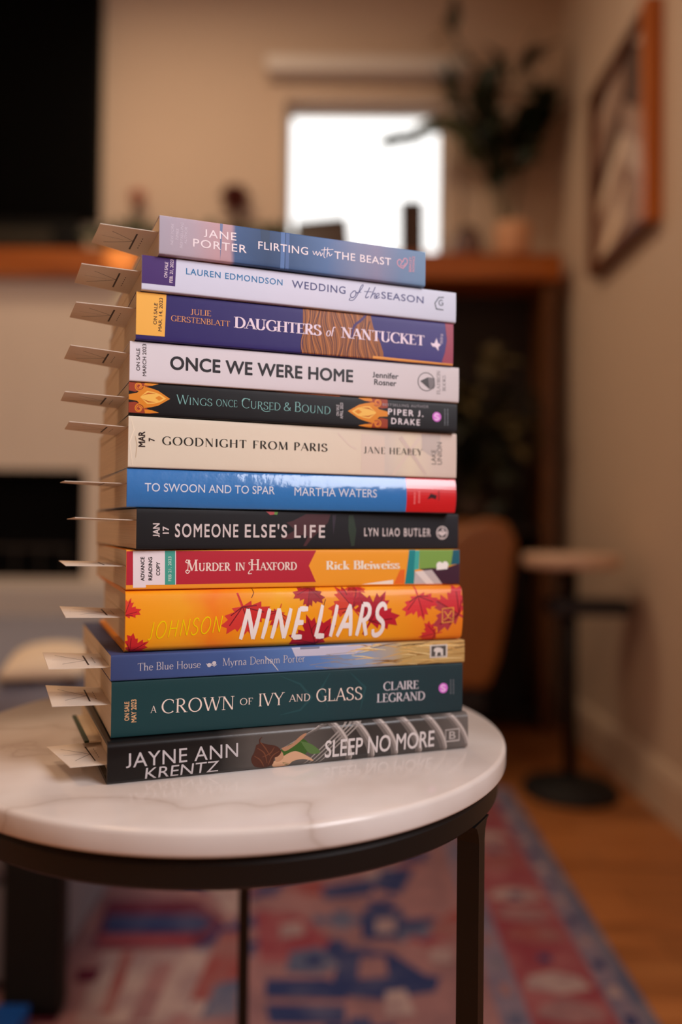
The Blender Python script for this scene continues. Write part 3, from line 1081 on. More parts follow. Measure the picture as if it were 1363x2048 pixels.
bb = tag(empty('blue_box', (-.440, 1.055, RH + .0015)), 'bright blue flat box on the rug at the lower left corner', 'box')
obj('body', bx(-.02, .022, -.06, .015, 0, .022), mat('bright_blue', (22, 90, 190), .5), bb, bevel=.002)
obj('lid', bx(-.0215, .0235, -.0615, .0165, .0222, .034), mat('bright_blue_lid', (24, 96, 200), .5), bb, bevel=.002)

# ================================================================== marble side table
def marble():
    m = bpy.data.materials.new('white_marble')
    m.use_nodes = True
    nt = m.node_tree
    b = nt.nodes['Principled BSDF']
    tc = nt.nodes.new('ShaderNodeTexCoord')
    n = nt.nodes.new('ShaderNodeTexNoise')
    n.inputs['Scale'].default_value = 5
    n.inputs['Detail'].default_value = 8
    n.inputs['Distortion'].default_value = 1.2
    nt.links.new(tc.outputs['Object'], n.inputs['Vector'])
    mul = nt.nodes.new('ShaderNodeVectorMath')
    mul.operation = 'MULTIPLY_ADD'
    mul.inputs[1].default_value = (.09, .09, .09)
    nt.links.new(n.outputs['Color'], mul.inputs[0])
    nt.links.new(tc.outputs['Object'], mul.inputs[2])
    w = nt.nodes.new('ShaderNodeTexNoise')
    w.inputs['Scale'].default_value = 4.2
    w.inputs['Detail'].default_value = 3
    nt.links.new(mul.outputs[0], w.inputs['Vector'])
    # veins where the noise crosses 0.5
    a = nt.nodes.new('ShaderNodeMath')
    a.operation = 'SUBTRACT'
    a.inputs[1].default_value = .5
    nt.links.new(w.outputs['Fac'], a.inputs[0])
    ab = nt.nodes.new('ShaderNodeMath')
    ab.operation = 'ABSOLUTE'
    nt.links.new(a.outputs[0], ab.inputs[0])
    r = ramp_node(nt, [(0.0, (210, 198, 189)), (0.005, (225, 216, 210)), (0.03, (234, 227, 222)), (1.0, (236, 229, 224))])
    nt.links.new(ab.outputs[0], r.inputs[0])
    n3 = nt.nodes.new('ShaderNodeTexNoise')
    n3.inputs['Scale'].default_value = 9
    n3.inputs['Detail'].default_value = 3
    nt.links.new(tc.outputs['Object'], n3.inputs['Vector'])
    r3 = ramp_node(nt, [(0.35, (236, 229, 224)), (0.6, (255, 255, 255))])
    nt.links.new(n3.outputs['Fac'], r3.inputs[0])
    mx = nt.nodes.new('ShaderNodeMix')
    mx.data_type, mx.blend_type = 'RGBA', 'MULTIPLY'
    mx.inputs[0].default_value = 1
    nt.links.new(r.outputs[0], mx.inputs[6])
    nt.links.new(r3.outputs[0], mx.inputs[7])
    nt.links.new(mx.outputs[2], b.inputs['Base Color'])
    b.inputs['Roughness'].default_value = .13
    b.inputs['Subsurface Weight'].default_value = .04
    b.inputs['Subsurface Radius'].default_value = (.008, .006, .005)
    b.inputs['Subsurface Scale'].default_value = .6
    return m


TC, TR, TZ = Vector((-.0761, .5773)), .1958, .55
frame_m = mat('black_steel', (15, 13, 13), .42, spec=.42, noise=.1, nscale=90)
tb = tag(empty('side_table', (TC.x, TC.y, RH + .0014)), 'round white marble side table with black metal frame carrying the book stack', 'side table')
zt = TZ - RH - .0014
bm = bmesh.new()
t = .0142
prof = [(0, zt - t)] + [(TR - .0025 + .0025 * math.sin(R(a)), zt - t + .0025 - .0025 * math.cos(R(a))) for a in (0, 30, 60, 90)] + [(TR - .003 + .003 * math.cos(R(a)), zt - .003 + .003 * math.sin(R(a))) for a in (0, 30, 60, 90)] + [(0, zt)]
lathe(bm, prof, 160)
mt = obj('marble_top', bm, marble(), tb, smooth=True)
mt.modifiers.new('es', 'EDGE_SPLIT').split_angle = R(40)
zr1, zr0 = zt - t - .0035, zt - t - .0185
bm = bmesh.new()
lathe(bm, [(TR - .020, zr0), (TR - .0075, zr0), (TR - .0055, zr0 + .002), (TR - .0055, zr1 - .002), (TR - .0075, zr1), (TR - .020, zr1)], 128, close=True)
obj('ring', bm, frame_m, tb, smooth=True).modifiers.new('es', 'EDGE_SPLIT').split_angle = R(35)
bm = bmesh.new()
lathe(bm, [(TR - .030, zr1), (TR - .012, zr1), (TR - .012, zt - t), (TR - .030, zt - t)], 96, close=True)
obj('support_ring', bm, frame_m, tb)
for ang in (94.3, -29.5, 212):
    ca, sa = math.cos(R(ang)), math.sin(R(ang))
    bm = bmesh.new()
    w2 = .0052
    ri, ro = TR - .0198, TR - .0056
    # leg with a flared joint under the ring (profile across the tangential direction)
    P = [(-w2, 0), (w2, 0), (w2, zr0 - .012), (w2 + .0012, zr0 - .006), (w2 + .004, zr0 - .0015), (w2 + .008, zr0 + .0005), (-w2 - .008, zr0 + .0005), (-w2 - .004, zr0 - .0015), (-w2 - .0012, zr0 - .006), (-w2, zr0 - .012)]
    A, B = [], []
    for u, z in P:
        A.append(bm.verts.new((ca * ri - sa * u, sa * ri + ca * u, z)))
        B.append(bm.verts.new((ca * ro - sa * u, sa * ro + ca * u, z)))
    bm.faces.new(A)
    bm.faces.new(B[::-1])
    for i in range(len(P)):
        j = (i + 1) % len(P)
        bm.faces.new((A[i], B[i], B[j], A[j]))
    obj('leg', bm, frame_m, tb)

# ================================================================== the books
paper_m = None


def page_mat(name, rgb):
    m = bpy.data.materials.new(name)
    m.use_nodes = True
    nt = m.node_tree
    b = nt.nodes['Principled BSDF']
    tc = nt.nodes.new('ShaderNodeTexCoord')
    mp = nt.nodes.new('ShaderNodeMapping')
    mp.inputs['Scale'].default_value = (6, 6, 2600)
    nt.links.new(tc.outputs['Object'], mp.inputs['Vector'])
    n = nt.nodes.new('ShaderNodeTexNoise')
    n.inputs['Scale'].default_value = 1
    n.inputs['Detail'].default_value = 3
    nt.links.new(mp.outputs[0], n.inputs['Vector'])
    a, c = tuple(int(v * .90) for v in rgb), rgb
    r = ramp_node(nt, [(.3, a), (.6, c)])
    nt.links.new(n.outputs['Fac'], r.inputs[0])
    nt.links.new(r.outputs[0], b.inputs['Base Color'])
    bp = nt.nodes.new('ShaderNodeBump')
    bp.inputs['Strength'].default_value = .35
    bp.inputs['Distance'].default_value = .0003
    nt.links.new(n.outputs['Fac'], bp.inputs['Height'])
    nt.links.new(bp.outputs[0], b.inputs['Normal'])
    b.inputs['Roughness'].default_value = .9
    b.inputs['Specular IOR Level'].default_value = .15
    return m


pages_cream = page_mat('cream_pages', (232, 212, 184))
pages_white = page_mat('pale_pages', (236, 220, 198))


def cover_mat(name, stops, L, rough=.42, coat=0.0, noise=0.0, interp='LINEAR', bump=0.04, gain=None):
    """printed cover stock: colour stops along the spine (0..1)."""
    g = INKGAIN if gain is None else gain
    m = bpy.data.materials.new(name)
    m.use_nodes = True
    nt = m.node_tree
    b = nt.nodes['Principled BSDF']
    tc = nt.nodes.new('ShaderNodeTexCoord')
    if len(stops) == 1:
        b.inputs['Base Color'].default_value = tuple(min(1, v * g) for v in lin(stops[0][1])) + (1,)
    else:
        sx = nt.nodes.new('ShaderNodeSeparateXYZ')
        nt.links.new(tc.outputs['Object'], sx.inputs[0])
        d = nt.nodes.new('ShaderNodeMath')
        d.operation = 'MULTIPLY'
        d.inputs[1].default_value = 1 / L
        nt.links.new(sx.outputs[0], d.inputs[0])
        r = ramp_node(nt, stops, interp, g)
        if noise:
            n = nt.nodes.new('ShaderNodeTexNoise')
            n.inputs['Scale'].default_value = 60
            n.inputs['Detail'].default_value = 4
            nt.links.new(tc.outputs['Object'], n.inputs['Vector'])
            ma = nt.nodes.new('ShaderNodeMath')
            ma.operation = 'MULTIPLY_ADD'
            ma.inputs[1].default_value = noise
            nt.links.new(n.outputs['Fac'], ma.inputs[0])
            nt.links.new(d.outputs[0], ma.inputs[2])
            ms = nt.nodes.new('ShaderNodeMath')
            ms.operation = 'SUBTRACT'
            ms.inputs[1].default_value = noise / 2
            nt.links.new(ma.outputs[0], ms.inputs[0])
            nt.links.new(ms.outputs[0], r.inputs[0])
        else:
            nt.links.new(d.outputs[0], r.inputs[0])
        nt.links.new(r.outputs[0], b.inputs['Base Color'])
    b.inputs['Roughness'].default_value = rough
    b.inputs['Specular IOR Level'].default_value = .22
    b.inputs['Coat Weight'].default_value = coat
    b.inputs['Coat Roughness'].default_value = .10
    if bump:
        n2 = nt.nodes.new('ShaderNodeTexNoise')
        n2.inputs['Scale'].default_value = 110
        n2.inputs['Detail'].default_value = 3
        nt.links.new(tc.outputs['Object'], n2.inputs['Vector'])
        bp = nt.nodes.new('ShaderNodeBump')
        bp.inputs['Strength'].default_value = bump
        bp.inputs['Distance'].default_value = .002
        nt.links.new(n2.outputs['Fac'], bp.inputs['Height'])
        nt.links.new(bp.outputs[0], b.inputs['Normal'])
        if coat:
            nt.links.new(bp.outputs[0], b.inputs['Coat Normal'])
    return m


SKEW = .075     # read books lean a little out of square


class Book:
    """one book lying flat, spine towards the camera: local x along the spine, y into the book, z up."""

    def __init__(self, name, label, X, Y, th, L, T, z, Wd, cover, hard=False, bulge=0.0003, pages=None, card=.5, squash=.0004):
        self.X, self.Y, self.th, self.L, self.T, self.z, self.b = X, Y, R(th), L, T - squash, z, bulge
        self.root = tag(empty(name, (X, Y, z), self.th), label, 'book', 'books in the stack')
        self.ex = Vector((math.cos(self.th), math.sin(self.th), 0))
        self.n = Vector((-math.sin(self.th), math.cos(self.th), 0))
        T = self.T
        rc = .0035 if hard else .0009
        ck = .0024 if hard else .00035
        # profile of the spine: (z, outward offset)
        ts = [rc * (1 - math.cos(R(a))) for a in (0, 25, 50, 70, 90)]
        ts = ts + [rc + (T - 2 * rc) * k / 10 for k in range(1, 10)] + [T - v for v in ts[::-1]]
        self.ts = ts

        def out(t):
            o = self.b * (1 - (2 * t / T - 1) ** 2)
            for e in (t, T - t):
                if e < rc:
                    o -= rc - math.sqrt(max(0, rc * rc - (rc - e) ** 2))
            return o
        self.out = out
        outer = [(Wd, T)] + [(.004, T)] + [(-out(t) , t) for t in ts[::-1]] + [(.004, 0)] + [(Wd, 0)]
        # the inside of the wrap
        inner = [(Wd, T - ck)] + [(.004, T - ck)] + [(max(-out(t), -out(T / 2) * 0 - .0) * 0 + ck + max(0, -out(t)), min(max(t, ck), T - ck)) for t in ts[::-1]] + [(.004, ck)] + [(Wd, ck)]
        bm = bmesh.new()
        rows = []
        for x in (0, L):
            rows.append(([bm.verts.new((x - SKEW * max(0, p[0]), p[0], p[1])) for p in outer], [bm.verts.new((x - SKEW * max(0, p[0]), p[0], p[1])) for p in inner]))
        (o0, i0), (o1, i1) = rows
        nn = len(outer)
        for k in range(nn - 1):
            bm.faces.new((o0[k], o0[k + 1], o1[k + 1], o1[k]))
            bm.faces.new((i0[k + 1], i0[k], i1[k], i1[k + 1]))
            bm.faces.new((o0[k + 1], o0[k], i0[k], i0[k + 1]))
            bm.faces.new((o1[k], o1[k + 1], i1[k + 1], i1[k]))
        for k in (0, nn - 1):
            bm.faces.new((o0[k], o1[k], i1[k], i0[k]))
        bmesh.ops.remove_doubles(bm, verts=bm.verts[:], dist=1e-7)
        self.cover = obj('hard_cover' if hard else 'cover', bm, cover, self.root, smooth=True)
        self.cover.modifiers.new('es', 'EDGE_SPLIT').split_angle = R(50)
        # pages, parted where the bookmark card sits
        ov = .003 if hard else .0002
        zc = self.cz = ck + (T - 2 * ck) * card
        gap = .00032
        bm = bmesh.new()
        nose = .0015
        for za, zb in ((ck + .00005, zc - gap), (zc + gap, T - ck - .00005)):
            prism(bm, [(nose, za), (Wd - (.003 if hard else .0006), za), (Wd - (.003 if hard else .0006), zb), (nose, zb)], 'x', ov, L - ov)
        for v in bm.verts:
            v.co.x -= SKEW * v.co.y
        self.pages = obj('page_block', bm, pages or pages_cream, self.root)

    # --- printing on the spine
    def st(self, x, y):
        d = ray(x, y)
        o = Vector((self.X, self.Y, 0)) - self.n * self.b * .7
        e = Vector((0, 0, 0)) + EYE
        k = (o - Vector((e.x, e.y, 0))).dot(self.n) / Vector((d.x, d.y, 0)).dot(self.n)
        p = EYE + d * k
        return (Vector((p.x - self.X, p.y - self.Y, 0)).dot(self.ex), p.z - self.z)

    def put(self, name, items, parent=None):
        """items: list of (faces2d [(poly, dz)], material, layer); one mesh under the cover."""
        mats, bm = [], bmesh.new()
        for faces, m, layer in items:
            if m not in mats:
                mats.append(m)
            mi = mats.index(m)
            b2 = bmesh.new()
            for poly, dz in faces:
                try:
                    f_ = b2.faces.new([b2.verts.new((p[0], p[1], dz + layer * .00003)) for p in poly])
                except ValueError:
                    continue
            big = [f_ for f_ in b2.faces if len(f_.verts) > 4]
            if big:
                bmesh.ops.triangulate(b2, faces=big)
            lo, hi, le, ri = .00015, self.T - .00015, .00005, self.L - .00005
            for co_, no_ in (((0, lo, 0), (0, -1, 0)), ((0, hi, 0), (0, 1, 0)), ((le, 0, 0), (-1, 0, 0)), ((ri, 0, 0), (1, 0, 0))):
                bmesh.ops.bisect_plane(b2, geom=b2.verts[:] + b2.edges[:] + b2.faces[:], dist=1e-8, plane_co=co_, plane_no=no_, clear_outer=True)
            if not b2.faces:
                b2.free()
                continue
            for tt in self.ts:
                if 0 < tt < self.T:
                    bmesh.ops.bisect_plane(b2, geom=b2.verts[:] + b2.edges[:] + b2.faces[:], dist=1e-8, plane_co=(0, tt, 0), plane_no=(0, 1, 0))
            mp = {}
            for v in b2.verts:
                s_, t_, e_ = v.co
                mp[v.index] = None
            b2.verts.index_update()
            nv = [bm.verts.new((v.co.x, -self.out(v.co.y) - .00002 - v.co.z, v.co.y)) for v in b2.verts]
            for f_ in b2.faces:
                try:
                    g = bm.faces.new([nv[v.index] for v in f_.verts])
                except ValueError:
                    continue
                g.material_index = mi
                g.normal_update()
                if g.normal.y > 0:
                    g.normal_flip()
            b2.free()
        me = bpy.data.meshes.new(name)
        bm.to_mesh(me)
        bm.free()
        for m in mats:
            me.materials.append(m)
        o = bpy.data.objects.new(name, me)
        COL.objects.link(o)
        o.parent = parent or self.cover
        return o

    def poly(self, *pts):
        return ([([self.st(*p) for p in pts], 0.0)])

    def line(self, pts, wpx):
        f_ = []
        P = [self.st(*p) for p in pts]
        c = self.scale(*pts[0])
        ribbon(f_, P, [w * c for w in wpx] if isinstance(wpx, (list, tuple)) else wpx * c, 0)
        return f_

    def scale(self, x, y):
        a, b = self.st(x, y - 5), self.st(x, y + 5)
        return abs(a[1] - b[1]) / 10

    def disc(self, x, y, r, r2=None, n=28):
        c = self.st(x, y)
        k = self.scale(x, y)
        if r2 is None:
            return [([(c[0] + r * k * math.cos(2 * math.pi * i / n), c[1] + r * k * math.sin(2 * math.pi * i / n)) for i in range(n)], 0)]
        f_ = []
        ribbon(f_, [(c[0] + r * k * math.cos(2 * math.pi * i / n), c[1] + r * k * math.sin(2 * math.pi * i / n)) for i in range(n + 1)], r2 * k, 0)
        return f_

    def text(self, s, p0, p1, cap, font='sans', bold=0.0, sp=1.0, slant=0.0):
        """lettering whose baseline runs from photo pixel p0 to p1, capitals cap pixels high."""
        faces = sans_text(s, bold, sp, slant) if font == 'sans' else stroke_text(s, font)
        a, b = Vector(self.st(*p0)), Vector(self.st(*p1))
        d = b - a
        up = Vector((-d.y, d.x)).normalized()
        mx, my = (p0[0] + p1[0]) / 2, (p0[1] + p1[1]) / 2
        q = (mx, my - cap) if abs(p1[0] - p0[0]) > abs(p1[1] - p0[1]) else (mx - cap, my)
        h = (Vector(self.st(*q)) - Vector(self.st(mx, my))).length
        x0, x1, y0, y1 = fbounds(faces)
        ch = CAPH if font == 'sans' else 1.0
        if s == 'of' or s == 'mira':
            ch = y1
        out = []
        for poly, dz in faces:
            out.append(([tuple(a + d * ((px - x0) / (x1 - x0)) + up * (py / ch * h)) for px, py in poly], dz))
        return out


# where every book lies: X, Y, turn, spine length, thickness (metres, from the table up)
LAY = [(-.1318, .4451, 20.51, .2339, .0249), (-.1321, .4519, 19.51, .2288, .0332), (-.1324, .4508, 19.60, .2305, .0155),
       (-.1266, .4584, 18.53, .2203, .0370), (-.1264, .4580, 19.70, .2209, .0241), (-.1202, .4563, 22.48, .2184, .0246),
       (-.1262, .4559, 19.65, .2163, .0236), (-.1253, .4544, 19.81, .2162, .0308), (-.1254, .4541, 18.68, .2142, .0199),
       (-.1250, .4537, 18.41, .2144, .0242), (-.1213, .4522, 18.66, .2061, .0288), (-.1178, .4503, 19.20, .2047, .0210),
       (-.1079, .4502, 19.32, .1712, .0235)]
ZB = [TZ]
for q in LAY:
    ZB.append(ZB[-1] + q[4])


def flat(rgb, **k):
    return [(0, rgb)]


WHITE, BLACK, DARK = (232, 224, 224), (22, 20, 22), (34, 30, 32)
# photo pixels of every card: outer front corner, front corner at the pages, outer back corner
CARD = [((140, 1535), (214, 1529), (93, 1494)), ((104, 1413), (220, 1408), (91, 1371)), ((97, 1338), (219, 1334), (85, 1305)),
        ((131, 1235), (249, 1233), (119, 1213)), ((131, 1131.5), (250, 1131.5), (117.5, 1121.5)), ((150, 1035), (270, 1039.5), (134, 1038)),
        ((129, 962), (251, 966), (120.5, 965)), ((138.5, 843), (255, 853), (129, 858)), ((130, 783), (255, 794), (121, 801)),
        ((141, 690), (258, 706), (128, 717)), ((152, 604), (270, 616), (139, 634)), ((163, 527), (279, 542), (149, 565)), ((200.5, 447), (314, 463), (183, 484))]
CZ = []
for i, (X, Y, th, L, T) in enumerate(LAY):
    n_ = Vector((-math.sin(R(th)), math.cos(R(th)), 0))
    o_ = Vector((X, Y, 0)) + n_ * .004
    zz = []
    for p in CARD[i][:2]:
        d = ray(*p)
        k = o_.dot(n_) / Vector((d.x, d.y, 0)).dot(n_)
        zz.append((EYE + d * k))
    CZ.append(zz)


def mkbook(i, name, label, Wd, cover, **k):
    X, Y, th, L, T = LAY[i]
    fr = (CZ[i][1].z - ZB[i] - .0004) / (T - .0008)
    return Book(name, label, X, Y, th, L, T, ZB[i], Wd, cover, card=min(.9, max(.1, fr)), **k)


# ---- 13, bottom: black hardcover
L = LAY[0][3]
cv = cover_mat('cover_black_photo', [(0, (16, 14, 15)), (.27, (24, 22, 22)), (.36, (80, 74, 70)), (.5, (84, 78, 74)), (.66, (52, 48, 46)), (.86, (70, 65, 62)), (1, (104, 98, 94))], L, .34, coat=.2, noise=.03)
b = mkbook(0, 'hardcover_book', 'black hardcover with a woman in green on its spine, lowest on the marble', .156, cv, hard=True, bulge=.0006)
art_items = []
for x in (690, 735, 782, 830, 880, 925):
    y0 = 1424 - (x - 690) * .06
    pts = [(x - 58 * (1 - t) ** 2.2 + 6, y0 + t * 98) for t in [k / 12 for k in range(13)]]
    art_items.append((b.line(pts, [9, 13, 16, 16, 13, 10]), ink((104, 96, 92)), 1))
    art_items.append((b.line([(px + 5, py) for px, py in pts], [7, 10, 11, 9, 6]), ink((138, 128, 123)), 1.4))
    art_items.append((b.line([(px + 7, py) for px, py in pts], [2, 3.4, 4, 4, 3, 2]), ink((184, 174, 168)), 1.8))
for k in range(13):
    art_items.append((b.line([(548 + k * 8, 1506 - k * 4.6), (640 + k * 7, 1452 - k * 2.6)], [.6, 1.5, 1.8]), ink(((158, 148, 142), (128, 120, 114))[k % 2]), 1))
for k in range(4):
    art_items.append((b.line([(598 + k * 12, 1538 - k * 3), (652 + k * 12, 1486 - k * 3), (700 + k * 12, 1440 - k * 3)], [1.5, 3, 3.6]), ink((146, 138, 132)), 1.5))


def blob(*p):
    q = Sp(*p, p[0])
    return b.poly(*q[:-1])


HAIR, HAIR2, SKIN, DRESS = ink((74, 42, 32)), ink((108, 64, 44)), ink((198, 156, 124)), ink((58, 90, 36))
art_items += [
    (blob((560, 1500), (584, 1486), (606, 1478), (618, 1492), (608, 1510), (590, 1520), (572, 1530), (560, 1518)), DRESS, 2),
    (blob((600, 1482), (622, 1488), (640, 1504), (618, 1506)), ink((84, 112, 62)), 2.3),
    (blob((566, 1512), (590, 1502), (618, 1514), (626, 1522), (606, 1518), (586, 1522), (574, 1532), (548, 1535), (546, 1524)), SKIN, 3),
    (blob((562, 1496), (582, 1488), (600, 1472), (612, 1466), (608, 1474), (590, 1490), (570, 1502)), ink((168, 124, 96)), 3),
    (blob((548, 1506), (562, 1502), (566, 1516), (552, 1524)), ink((178, 134, 104)), 3.3),
    (blob((512, 1490), (522, 1486), (536, 1489), (552, 1492), (562, 1502), (556, 1512), (548, 1516), (544, 1530), (526, 1537), (508, 1532), (502, 1518), (508, 1504)), HAIR, 4)]
for k, pts in enumerate((((520, 1484), (530, 1496), (540, 1512)), ((514, 1496), (528, 1506), (534, 1526)), ((548, 1494), (540, 1506), (524, 1514)), ((558, 1502), (544, 1512), (536, 1530)), ((508, 1512), (520, 1520), (528, 1534)), ((520, 1490), (519, 1480), (524, 1474)))):
    art_items.append((b.line(Sp(*pts), [1, 2.6, 1]), HAIR2 if k < 5 else HAIR, 4.4 + .1 * k))
b.put('spine_print', art_items)
b.put('author_name', [(b.text('JAYNE ANN', (251.6, 1536), (475.4, 1513), 28, sp=1.05), ink((188, 182, 184)), 6), (b.text('KRENTZ', (289.6, 1558.5), (438, 1542.5), 22, slant=.08), ink((188, 182, 184)), 6)])
b.put('title', [(b.text('SLEEP NO MORE', (648.6, 1515), (868, 1492), 32, bold=.012, slant=.06), ink((206, 198, 196)), 6)])
b.put('publisher_logo', [(b.line([(890, 1460), (917, 1457), (917, 1480), (890, 1483), (890, 1460)], 2.5), ink((176, 168, 164)), 6), (b.text('B', (897, 1478), (910, 1477), 15, bold=.01), ink((176, 168, 164)), 6)])
bm = bmesh.new()
prism(bm, [(.045, .0132), (.118, .0126), (.118, .0136), (.045, .0142)], 'x', -.0046, .0028)
for f_ in bm.faces:
    f_.material_index = 1
prism(bm, [(.045, .0132), (.118, .0126), (.118, .0140), (.045, .0146)], 'x', -.0072, -.00461)
for v in bm.verts:
    v.co.x -= SKEW * v.co.y
fl = obj('jacket_flap', bm, [mat('dark_green_flap', (40, 62, 34), .5), pages_cream], b.root)
fl['label'] = 'dark green edged jacket flap between the pages'

# ---- dark green paperback
b = mkbook(1, 'paperback_book', 'thick dark green paperback lying on the black hardcover', .152, cover_mat('cover_dark_green', [(0, (26, 60, 63)), (.5, (30, 60, 65)), (1, (36, 54, 60))], LAY[1][3], .5, noise=.3))
CRM = ink((232, 212, 200))
vine = ink((38, 74, 78))
b.put('spine_print', [(b.line([(560, 1352), (600, 1368), (622, 1395), (600, 1420), (560, 1430)], [1, 4, 6, 4, 1]), vine, 1), (b.line([(660, 1346), (640, 1380), (655, 1415)], [1, 5, 1]), vine, 1), (b.line([(700, 1345), (730, 1375), (720, 1420)], [1, 5, 1]), vine, 1)])
b.put('sale_date', [(b.text('ON SALE', (258, 1441), (258, 1403), 9, bold=.012), ink((226, 176, 128)), 2), (b.text('MAY 2023', (272.4, 1444), (272.4, 1398.5), 10, bold=.012), ink((226, 176, 128)), 2)])
b.put('title', [(b.text(s, p, q, c, f_), CRM, 2) for s, p, q, c, f_ in (('A', (300.4, 1425.8), (313, 1425), 14, 'trajan'), ('CROWN', (322.6, 1426.8), (467.8, 1418.5), 27, 'trajan'), ('OF', (479.4, 1410), (505, 1408.3), 13, 'trajan'), ('IVY', (517, 1412.6), (568.5, 1409.3), 25, 'trajan'), ('AND', (577, 1403.6), (619.5, 1401), 14, 'trajan'), ('GLASS', (632, 1403.6), (723.5, 1398.4), 25, 'trajan'))])
b.put('author_name', [(b.text('CLAIRE', (765.8, 1381), (836, 1377), 16.5, 'trajan_bold'), ink((196, 190, 196)), 2), (b.text('LEGRAND', (752.6, 1405), (849, 1399.4), 17, 'trajan_bold'), ink((196, 190, 196)), 2)])
PNK = ink((208, 112, 208))


def s_logo(b, x, y, r, x2, y0, y1):
    it = [(b.disc(x, y, r), PNK, 2), (b.line(Sp((x + 4, y - 4), (x - 1, y - 6), (x - 4, y - 2), (x + 1, y + .5), (x + 4, y + 3), (x, y + 6), (x - 4, y + 4)), 2.2), ink((236, 200, 236)), 3)]
    for xx in (x2, x2 + 5.5):
        yy = y0
        k = 0
        while yy < y1:
            ln = (3.2, 2.4, 3.8, 2.8)[k % 4]
            it.append((b.line([(xx, yy), (xx, min(y1, yy + ln))], 2.4), ink((104, 108, 114)), 2))
            yy += ln + 1.2
            k += 1
    b.put('publisher_logo', it)


s_logo(b, 885.6, 1376, 10, 900.5, 1359, 1389)

# ---- slim blue paperback
b = mkbook(2, 'paperback_book', 'slim blue paperback with golden straw on its spine, under the orange book', .1585, cover_mat('cover_blue', [(0, (56, 68, 112)), (.3, (64, 88, 142)), (.55, (92, 126, 182)), (.68, (136, 156, 186)), (.8, (186, 156, 98)), (1, (184, 148, 90))], LAY[2][3], .5, noise=.06))
it = [(b.poly((582, 1294), (742, 1287), (742, 1297), (715, 1304), (712, 1308), (590, 1313)), ink((190, 186, 204)), 1), (b.poly((600, 1295), (640, 1292.5), (638, 1297), (600, 1299)), ink((120, 118, 136)), 2)]
rg = random.Random(9)
for k in range(62):
    x = rg.uniform(690, 925)
    y = rg.uniform(1284, 1330)
    ln = rg.uniform(30, 70)
    sl_ = rg.uniform(-.28, .16)
    it.append((b.line([(x, y), (x + ln / 2, y + sl_ * ln / 2 - 1.5), (x + ln, y + sl_ * ln)], [.6, 1.8, .8]), ink([(222, 180, 112), (240, 210, 150), (150, 108, 54), (98, 66, 40), (206, 160, 90)][k % 5]), 1 + k % 4 * .5))
for k in range(14):
    x, y = rg.uniform(600, 700), rg.uniform(1306, 1340)
    it.append((b.line([(x, y), (x + rg.uniform(30, 70), y + rg.uniform(-12, 10))], .9), ink((150, 140, 136)), 2))
it += [(b.line([(529, 1313), (541, 1322), (556, 1341)], [1, 2, 1.2]), ink((206, 198, 200)), 2)]
b.put('spine_print', it)
GRY = ink((196, 190, 196))
b.put('title', [(b.text('The Blue House', (275.4, 1341.6), (401, 1335), 15, 'oldstyle'), GRY, 3)])
b.put('ornament', [(b.disc(418, 1330, 4.2), GRY, 3), (b.line([(412, 1327), (418, 1333), (423, 1330), (423, 1326)], [1, 2, 1.5, 1]), GRY, 4), (b.disc(428, 1326, 4), GRY, 3), (b.line([(423, 1330), (428, 1332), (433, 1329)], [1, 2, 1]), GRY, 4)])
b.put('author_name', [(b.text('Myrna Denham Porter', (444.7, 1331.7), (609, 1323.4), 15, 'oldstyle'), GRY, 3)])
b.put('publisher_logo', [(b.poly((859, 1290), (894, 1288), (893.5, 1314), (858.5, 1316)), ink((206, 198, 190)), 5), (b.poly((862, 1292.5), (891, 1290.8), (890.5, 1311.5), (861.5, 1313.2)), ink((84, 80, 76)), 6), (b.poly((868, 1297), (872, 1294.5), (880, 1295), (885, 1298), (885, 1311), (881, 1311), (880, 1304), (874, 1305), (873, 1312), (869, 1312), (870, 1304), (866, 1302)), ink((212, 204, 196)), 7)])

# ---- orange hardcover with maple leaves
b = mkbook(3, 'hardcover_book', 'thick bright orange hardcover with red maple leaves on its spine', .147, cover_mat('jacket_orange', [(0, (240, 150, 22)), (.14, (246, 158, 30)), (.24, (236, 126, 28)), (.42, (246, 166, 20)), (.55, (242, 148, 26)), (.7, (242, 158, 34)), (.85, (242, 142, 34)), (1, (230, 128, 36))], LAY[3][3], .4, coat=.15, noise=.10), hard=True, bulge=.0028)
MAPLE = [(0, 1), (.10, .72), (.24, .80), (.22, .48), (.42, .62), (.46, .50), (.78, .56), (.70, .38), (.86, .24), (.58, .14), (.64, -.02), (.30, -.02), (.34, -.16), (.04, -.10), (.03, -.55), (-.03, -.55), (-.04, -.10), (-.34, -.16), (-.30, -.02), (-.64, -.02), (-.58, .14), (-.86, .24), (-.70, .38), (-.78, .56), (-.46, .50), (-.42, .62), (-.22, .48), (-.24, .80), (-.10, .72)]


def maple(b, x, y, r, ang, c1, c2, layer):
    c = Vector(b.st(x, y))
    k = b.scale(x, y) * r
    ca, sa = math.cos(R(ang)), math.sin(R(ang))

    def tr(p):
        return (c.x + (p[0] * ca - p[1] * sa) * k, c.y + (p[0] * sa + p[1] * ca) * k)
    out = [([([tr(p) for p in MAPLE], 0)], ink(c1), layer)]
    half = MAPLE[:15] + [(0, -.10)]
    out.append(([([tr(p) for p in half], 0)], ink(c2), layer + .4))
    for q in ((.6, .34), (-.6, .34), (0, .8), (.45, .05), (-.45, .05)):
        f_ = []
        ribbon(f_, [tr((0, -.08)), tr(q)], .035 * k, 0)
        out.append((f_, ink((120, 24, 34)), layer + .8))
    return out


